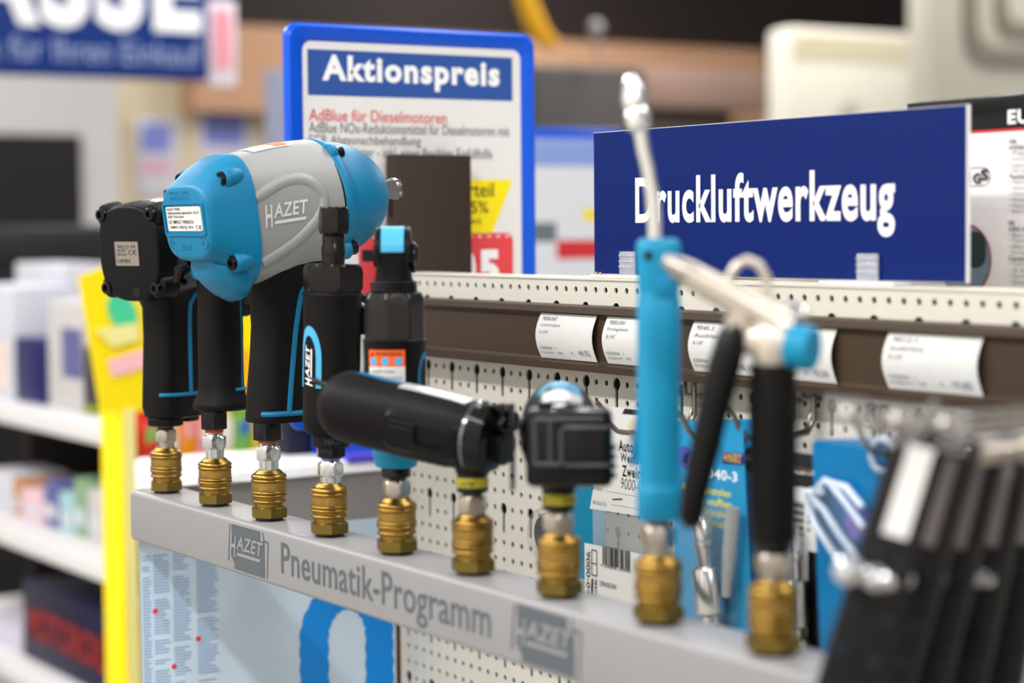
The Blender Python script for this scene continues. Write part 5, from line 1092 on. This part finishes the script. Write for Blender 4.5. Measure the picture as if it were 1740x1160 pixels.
# notices on the beige wall
WX = -5.54
for k, (x0, y0, x1, y1, lab) in enumerate(((232, 200, 304, 335, 'blurred notice with blue and pink print on the beige wall, nearer the dark doorway'), (338, 182, 428, 275, 'blurred notice with blue print on the beige wall, nearer the blue offer board'))):
    o, _ = far_box('wall_notice', lab, 'notice', x0, y0, x1, y1, WX, .01, mat('notice_white', C(206, 204, 212), .6), .001, 'notices on the beige wall')
    on_face(o, 'blue_print', x0+8, y0+10, x1-14, y0+(58 if k == 0 else 66), WX, mat('notice_blue', C(125, 135, 205), .6))
    if k == 0: on_face(o, 'pink_print', x0+6, y0+74, x1-12, y0+94, WX, mat('notice_pink', C(215, 165, 180), .6))
o, _ = far_box('steel_cabinet', 'blue-grey steel cabinet edge beside the blue framed offer board', 'cabinet', 462, 118, 540, 420, -4.4, .06, mat('cabinet_blue_grey', C(128, 132, 152), .5), .01, foot=True)
on_face(o, 'door_seam', 494, 130, 496, 410, -4.4, GREYINK)
# dark machine with yellow arm and knob
XM = -4.2
t, bb = far_box('machine', 'dark grey machine with yellow arm behind the blue framed offer board', 'machine', 905, 112, 1100, 330, XM, .3, mat('machine_grey', C(60, 56, 55), .6), .02, foot=True)
p = [up(*q, 0, XM+.05) for q in ((880, -40), (905, 30), (920, 60), (940, 75))]
m = MB(); m.tube([v-t.location for v in p], [.03, .034, .032, .022], 14); m.build('yellow_arm', mat('machine_yellow', C(205, 150, 10), .5), t)
p = up(1013, 48, 0, XM+.05); m = MB(); m.lathe([(.004, -.028), (.02, -.02), (.028, 0), (.02, .02), (.004, .028)], 24, p-t.location); m.lathe([(.008, -.1), (.008, -.02)], 12, p-t.location); m.build('knob', mat('knob_grey', C(130, 126, 124), .4), t)
# brown shelf; dark block below stands in for the shaded gap under it
far_box('timber_shelf_board', 'brown timber shelf board between machine and cream heater', 'shelf', 1090, 118, 1310, 186, -4.6, .3, mat('shelf_brown', C(128, 104, 92), .6, var=.12, vscale=4), .01)
far_box('gap_infill', 'dark infill in the shaded gap under the brown shelf behind the navy sign', 'infill', 1096, 188, 1244, 330, -4.65, .3, mat('gap_shade_dark', C(62, 50, 44), .6), .01, foot=True)
# cream heater units
XH = -3.9
t, _ = far_box('heater_unit', 'cream boxy heater unit with rounded lid beyond the navy sign', 'heater', 1345, 52, 1612, 340, XH, .14, mat('unit_cream', C(196, 191, 178), .5), .03, foot=True)
on_face(t, 'lid_band', 1350, 64, 1606, 108, XH, mat('band_cream', C(186, 177, 152), .5)); 
p = up(1440, 186, 0, XH); m = MB(); m.lathe([(.045, 0), (.045, .01), (.03, .014)], 24, p-t.location, (1, 0, 0)); m.build('dial', mat('dial_grey', C(180, 174, 166), .5), t)
XG = -3.2
t, _ = far_box('fan_unit', 'grey-beige fan unit with rounded grille above the carton', 'fan', 1590, -120, 1990, 330, XG, .14, mat('unit_grey', C(160, 156, 142), .5), .03, foot=True)
m = MB(); O = t.location
def ringpx(x0, y0, x1, y1, r, w):
    a = up(x0, 50, 0, XG).y; b = up(x1, 50, 0, XG).y; c = up(1700, y1, 0, XG).z; d = up(1700, y0, 0, XG).z
    po = rrect(a, c, b, d, r); pi_ = rrect(a+w, c+w, b-w, d-w, r*.8); n = len(po)
    m.add([Vector((XG+.012, p[0], p[1]))-O for p in po]+[Vector((XG+.012, p[0], p[1]))-O for p in pi_]+[Vector((XG, p[0], p[1]))-O for p in po]+[Vector((XG, p[0], p[1]))-O for p in pi_], [(i, (i+1) % n, n+(i+1) % n, n+i) for i in range(n)]+[(i, (i+1) % n, 2*n+(i+1) % n, 2*n+i) for i in range(n)]+[(n+i, n+(i+1) % n, 3*n+(i+1) % n, 3*n+i) for i in range(n)])
ringpx(1636, -110, 1960, 112, .10, .055); ringpx(1690, -90, 1910, 62, .07, .045); m.build('grille_ring', mat('grille_grey', C(118, 114, 100), .5), t)

# ------------------------------------------------------------------ goods behind the stand: table, blue carton
XT = -.42
t, _ = far_box('white_tray', 'white tray edge behind the grey side arm of the rail', 'tray', 330, 786, 760, 905, XT, .16, mat('tray_white', C(238, 238, 240), .4), .006)
p0 = t.location.copy()
m = MB(); m.box((0, 0, -.35), (.1, .05, .72)); m.build('leg', CREAM, t)
t, _ = far_box('blue_carton', 'bright blue carton on the white tray between grinder and ratchet', 'carton', 545, 640, 672, 786, XT-.06, .08, mat('carton_blue', C(0, 66, 190), .35), .003)
far_box('dark_carton', 'dark navy carton on the white tray behind the grinder', 'carton', 488, 660, 543, 786, XT-.08, .07, mat('carton_dark', C(10, 16, 40), .5), .003)
m = MB(); p = up(625, 782, 0, XT-.02); m.box((0, 0, .004), (.03, .07, .008), .002); o = m.build('violet_booklet', mat('booklet_violet', C(70, 60, 190), .5), loc=(0, 0, 0)); o.location = (XT-.012, p.y, up(600, 786, 0, XT).z+.0); tag(o, 'violet booklet lying on the white tray before the blue carton', 'booklet')

# ------------------------------------------------------------------ yellow sweets display
XY = -.95
YC = mat('display_yellow', C(252, 226, 0), .45); YP = mat('display_pale', C(240, 232, 150), .5)
y0_, y1_ = up(140, 600, 0, XY).y, up(500, 600, 0, XY).y; zt2 = up(300, 462, 0, XY).z; zm = up(300, 690, 0, XY).z
t = thing('sweets_display', 'tall yellow cardboard sweets display behind the black impact wrench', 'display', (XY-.03, (y0_+y1_)/2, FLOOR)); O = Vector(t.location)
def yq(pts, nm, m_, par=None, l=0, th=.004):
    m = MB(); m.prism([(up(x, y, 0, XY).y, up(x, y, 0, XY).z) for x, y in pts], (XY+l, 0, 0), Y_, Z_, -th, 0); m.v = [v-O for v in m.v]; return m.build(nm, m_, par or t, smooth=0)
hd_ = yq([(172, 700), (500, 690), (505, 452), (195, 446), (134, 470)], 'header_panel', YC)
yq([(207+24*math.cos(2*PI*k/20)+8*math.sin(2*PI*k/20), 530+34*math.sin(2*PI*k/20)) for k in range(20)], 'green_mark', mat('display_green', C(70, 205, 150), .5), hd_, .003, .002); yq([(160, 560), (230, 548), (235, 575), (190, 590)], 'cream_mark', YP, hd_, .006, .002)
yq([(182, 612), (330, 566), (330, 600), (190, 640)], 'pink_band', mat('display_pink', C(250, 190, 196), .5), hd_, .003, .002); yq([(330, 600), (480, 590), (480, 680), (330, 690)], 'orange_field', mat('display_orange', C(250, 185, 20), .5), hd_, .003, .002)
m = MB()
ya = up(208, 900, 0, XY).y; yb = up(214, 900, 0, XY).y; yc = up(520, 900, 0, XY).y
m.box((XY-.03, (ya+yb)/2, (zm+FLOOR)/2), (.06, yb-ya, zm-FLOOR), .003); m.box((XY-.03, yc, (zm+FLOOR)/2), (.06, .02, zm-FLOOR), .003); m.box((XY-.064, (ya+yc)/2, (zm+FLOOR)/2), (.01, yc-ya, zm-FLOOR), .002)
m.v = [v-O for v in m.v]; m.build('side_walls', YC, t)
m = MB(); yd = up(232, 900, 0, XY).y; m.box((XY+.001, (yb+yd)/2, (zm+FLOOR)/2), (.004, yd-yb, zm-FLOOR)); m.v = [v-O for v in m.v]; m.build('front_edge', YP, t)
m = MB()
for py in (800, 1010, 1240): z = up(330, py, 0, XY).z; m.box((XY-.03, (yb+yc)/2, z-.004), (.058, yc-yb-.004, .008), .001)
m.v = [v-O for v in m.v]; m.build('shelf_board', YP, t)
rnd = random.Random(11); cols = [('red', C(225, 45, 50)), ('orange', C(245, 150, 30)), ('white', C(240, 235, 232)), ('green', C(120, 190, 90)), ('pink', C(240, 160, 170)), ('gold', C(240, 200, 60)), ('blue', C(60, 110, 190)), ('cream', C(245, 235, 210))]
order = [0, 2, 1, 4, 7, 3, 5, 0]
for row, py in enumerate((800, 1010)):
    z0 = up(330, py, 0, XY).z; n = 8
    for k in range(n):
        cn_, cc = cols[order[(k+row*3) % 8]]; yk = yd+.012+(yc-yd-.03)*(k+.5)/n; w = (yc-yd-.03)/n*.92; h = .078+.012*rnd.random()
        m = MB(); vs = [];
        for i in range(7):
            e = math.sin(PI*i/6)*.016+.002; vs.append([(-e, -w/2, h*i/6), (e, -w/2, h*i/6), (e*1.2, 0, h*i/6), (e, w/2, h*i/6), (-e, w/2, h*i/6), (-e*1.2, 0, h*i/6)])
        m.rings(vs); o = m.build('sweets_bag', mat('bag_'+cn_, cc, .3)); o.location = (XY-.028, yk, z0)
        tag(o, f'{cn_} sweets bag, {["first", "second", "third", "fourth", "fifth", "sixth", "seventh", "eighth"][k]} from the pale edge on the {"upper" if row == 0 else "lower"} display shelf', 'sweets bag', f'sweets bags on the {"upper" if row == 0 else "lower"} display shelf')
        m = MB(); e = .021; m.add([(e, -w*.3, h*.45), (e, w*.3, h*.5), (e, w*.3, h*.72), (e, -w*.3, h*.68)], [(0, 1, 2, 3)]); m.build('bag_print', mat('bag_'+cols[(order[(k+row*3) % 8]+3) % 8][0], cols[(order[(k+row*3) % 8]+3) % 8][1], .3), o, smooth=0)

# ------------------------------------------------------------------ shelving bay farther along
SYF = .45
SX0, SX1 = -2.3, -1.22
t = thing('shop_shelving', 'far white shelving bay stocked with boxes, beyond the yellow display', 'shelving', ((SX0+SX1)/2, SYF+.2, FLOOR)); O = Vector(t.location)
zs = [up(90, 706, 1, SYF).z, up(90, 926, 1, SYF).z, up(90, 1165, 1, SYF).z]
SH = mat('shelf_white', C(226, 224, 226), .4); DK = mat('shelf_back', C(34, 30, 30), .7)
for z in zs: m = MB(); m.box(((SX0+SX1)/2, SYF+.2, z-.012), (SX1-SX0, .4, .034), .003); m.v = [v-O for v in m.v]; m.build('shelf_board', SH, t)
m = MB(); m.box(((SX0+SX1)/2, SYF+.41, (FLOOR+.16)/2), (SX1-SX0, .02, .16-FLOOR)); m.v = [v-O for v in m.v]; m.build('back_panel', DK, t)
for x in (SX0+.01, SX1+.012): m = MB(); m.box((x, SYF+.32, (FLOOR+.16)/2), (.02, .18, .16-FLOOR)); m.v = [v-O for v in m.v]; m.build('upright', DK, t)
m = MB(); m.box(((SX0+SX1)/2, SYF+.25, FLOOR+.04), (SX1-SX0, .3, .08)); m.v = [v-O for v in m.v]; m.build('base', DK, t)
def stock(name, label, cat, x0, x1, ytop, row, m_, th=.12, yoff=.03, face=None, group=None):
    z0 = zs[row]+.0055; Yf = SYF+yoff; a = up(x0, 560, 1, Yf).x; b = up(x1, 560, 1, Yf).x; zt_ = up((x0+x1)/2, ytop, 1, Yf).z
    m = MB(); m.box((0, th/2, (zt_-z0)/2), (b-a, th, zt_-z0), .003); o = m.build(name, m_); o.location = ((a+b)/2, Yf, z0); tag(o, label, cat, group)
    if face: h = zt_-z0; w = b-a; f0, f1, g0, g1, fm = face; m = MB(); m.add([(-w/2+w*f0, -.001, h*g0), (-w/2+w*f1, -.001, h*g0), (-w/2+w*f1, -.001, h*g1), (-w/2+w*f0, -.001, h*g1)], [(0, 1, 2, 3)]); m.build('front_print', fm, o, smooth=0)
    return o
PW = mat('pack_white', C(204, 205, 214), .5); PP = mat('pack_peach', C(236, 212, 204), .5); PN = mat('pack_navy', C(8, 20, 92), .45); PG = mat('pack_grey', C(196, 192, 192), .5); PD = mat('pack_dark', C(58, 48, 56), .5); PV = mat('pack_violet', C(92, 96, 150), .5)
G1, G2 = 'packs on the upper far shelf', 'packs on the middle far shelf'
stock('product_pack', 'pale pack at the picture edge on the upper far shelf', 'pack', -60, 22, 485, 0, PW, .1, .03, (.1, .9, .1, .5, PP), G1)
stock('product_pack', 'tall white and peach pack standing at the back of the upper far shelf', 'pack', 28, 108, 447, 0, PW, .08, .16, (.0, 1, .1, .72, PP), G1)
stock('product_pack', 'dark navy box on the upper far shelf, in front of the peach pack', 'pack', 24, 76, 575, 0, PN, .1, .03, None, G1)
stock('product_pack', 'grey-white pack with violet print on the upper far shelf beside the navy box', 'pack', 80, 138, 510, 0, PG, .1, .03, (.45, 1, .3, .75, PV), G1)
stock('product_pack', 'slim dark pack on the upper far shelf next to the yellow display', 'pack', 140, 168, 590, 0, PD, .1, .03, (.0, 1, .02, .14, mat('pack_olive', C(130, 150, 40), .5)), G1)
far_box('till_monitor', 'black till monitor back above the far shelving', 'monitor', -40, 382, 190, 470, -2.55, .25, mat('till_black', C(32, 31, 33), .5), .02)
for k, (x0, x1, yt, mm_, lab) in enumerate(((-30, 14, 800, PW, 'white pack on the middle far shelf at the picture edge'), (16, 28, 812, mat('pack_tan', C(190, 130, 80), .5), 'slim tan pack on the middle far shelf'), (29, 66, 830, mat('pack_pink', C(228, 190, 200), .5), 'pink pack on the middle far shelf'), (68, 92, 815, PV, 'blue-violet pack on the middle far shelf'), (94, 118, 835, mat('pack_aqua', C(160, 200, 205), .5), 'aqua pack on the middle far shelf'), (120, 140, 812, mat('pack_green', C(130, 165, 130), .5), 'grey-green pack on the middle far shelf'), (142, 168, 830, PG, 'grey pack on the middle far shelf next to the yellow display'))): stock('product_pack', lab, 'pack', x0, x1, yt, 1, mm_, .1, .05, (.1, .9, .2, .5, PW), G2)
o = stock('motor_oil_case', 'dark navy case with red lettering on the lower far shelf', 'case', 28, 182, 1012, 2, mat('case_navy', C(8, 14, 52), .5), .2, .03)
h = up(100, 1012, 1, SYF+.03).z-zs[2]; m = MB(); m.text('MOTOROIL', (-.16, -.003, h*.28), X_, Z_, .34, h*.42, .04); m.v = [v for v in m.v]; m.build('lettering', mat('case_red', C(150, 30, 36), .5), o, smooth=0)
stock('product_pack', 'pale pack on the lower far shelf at the picture edge', 'pack', -50, 22, 1050, 2, mat('pack_lilac', C(200, 196, 212), .5), .1, .03)
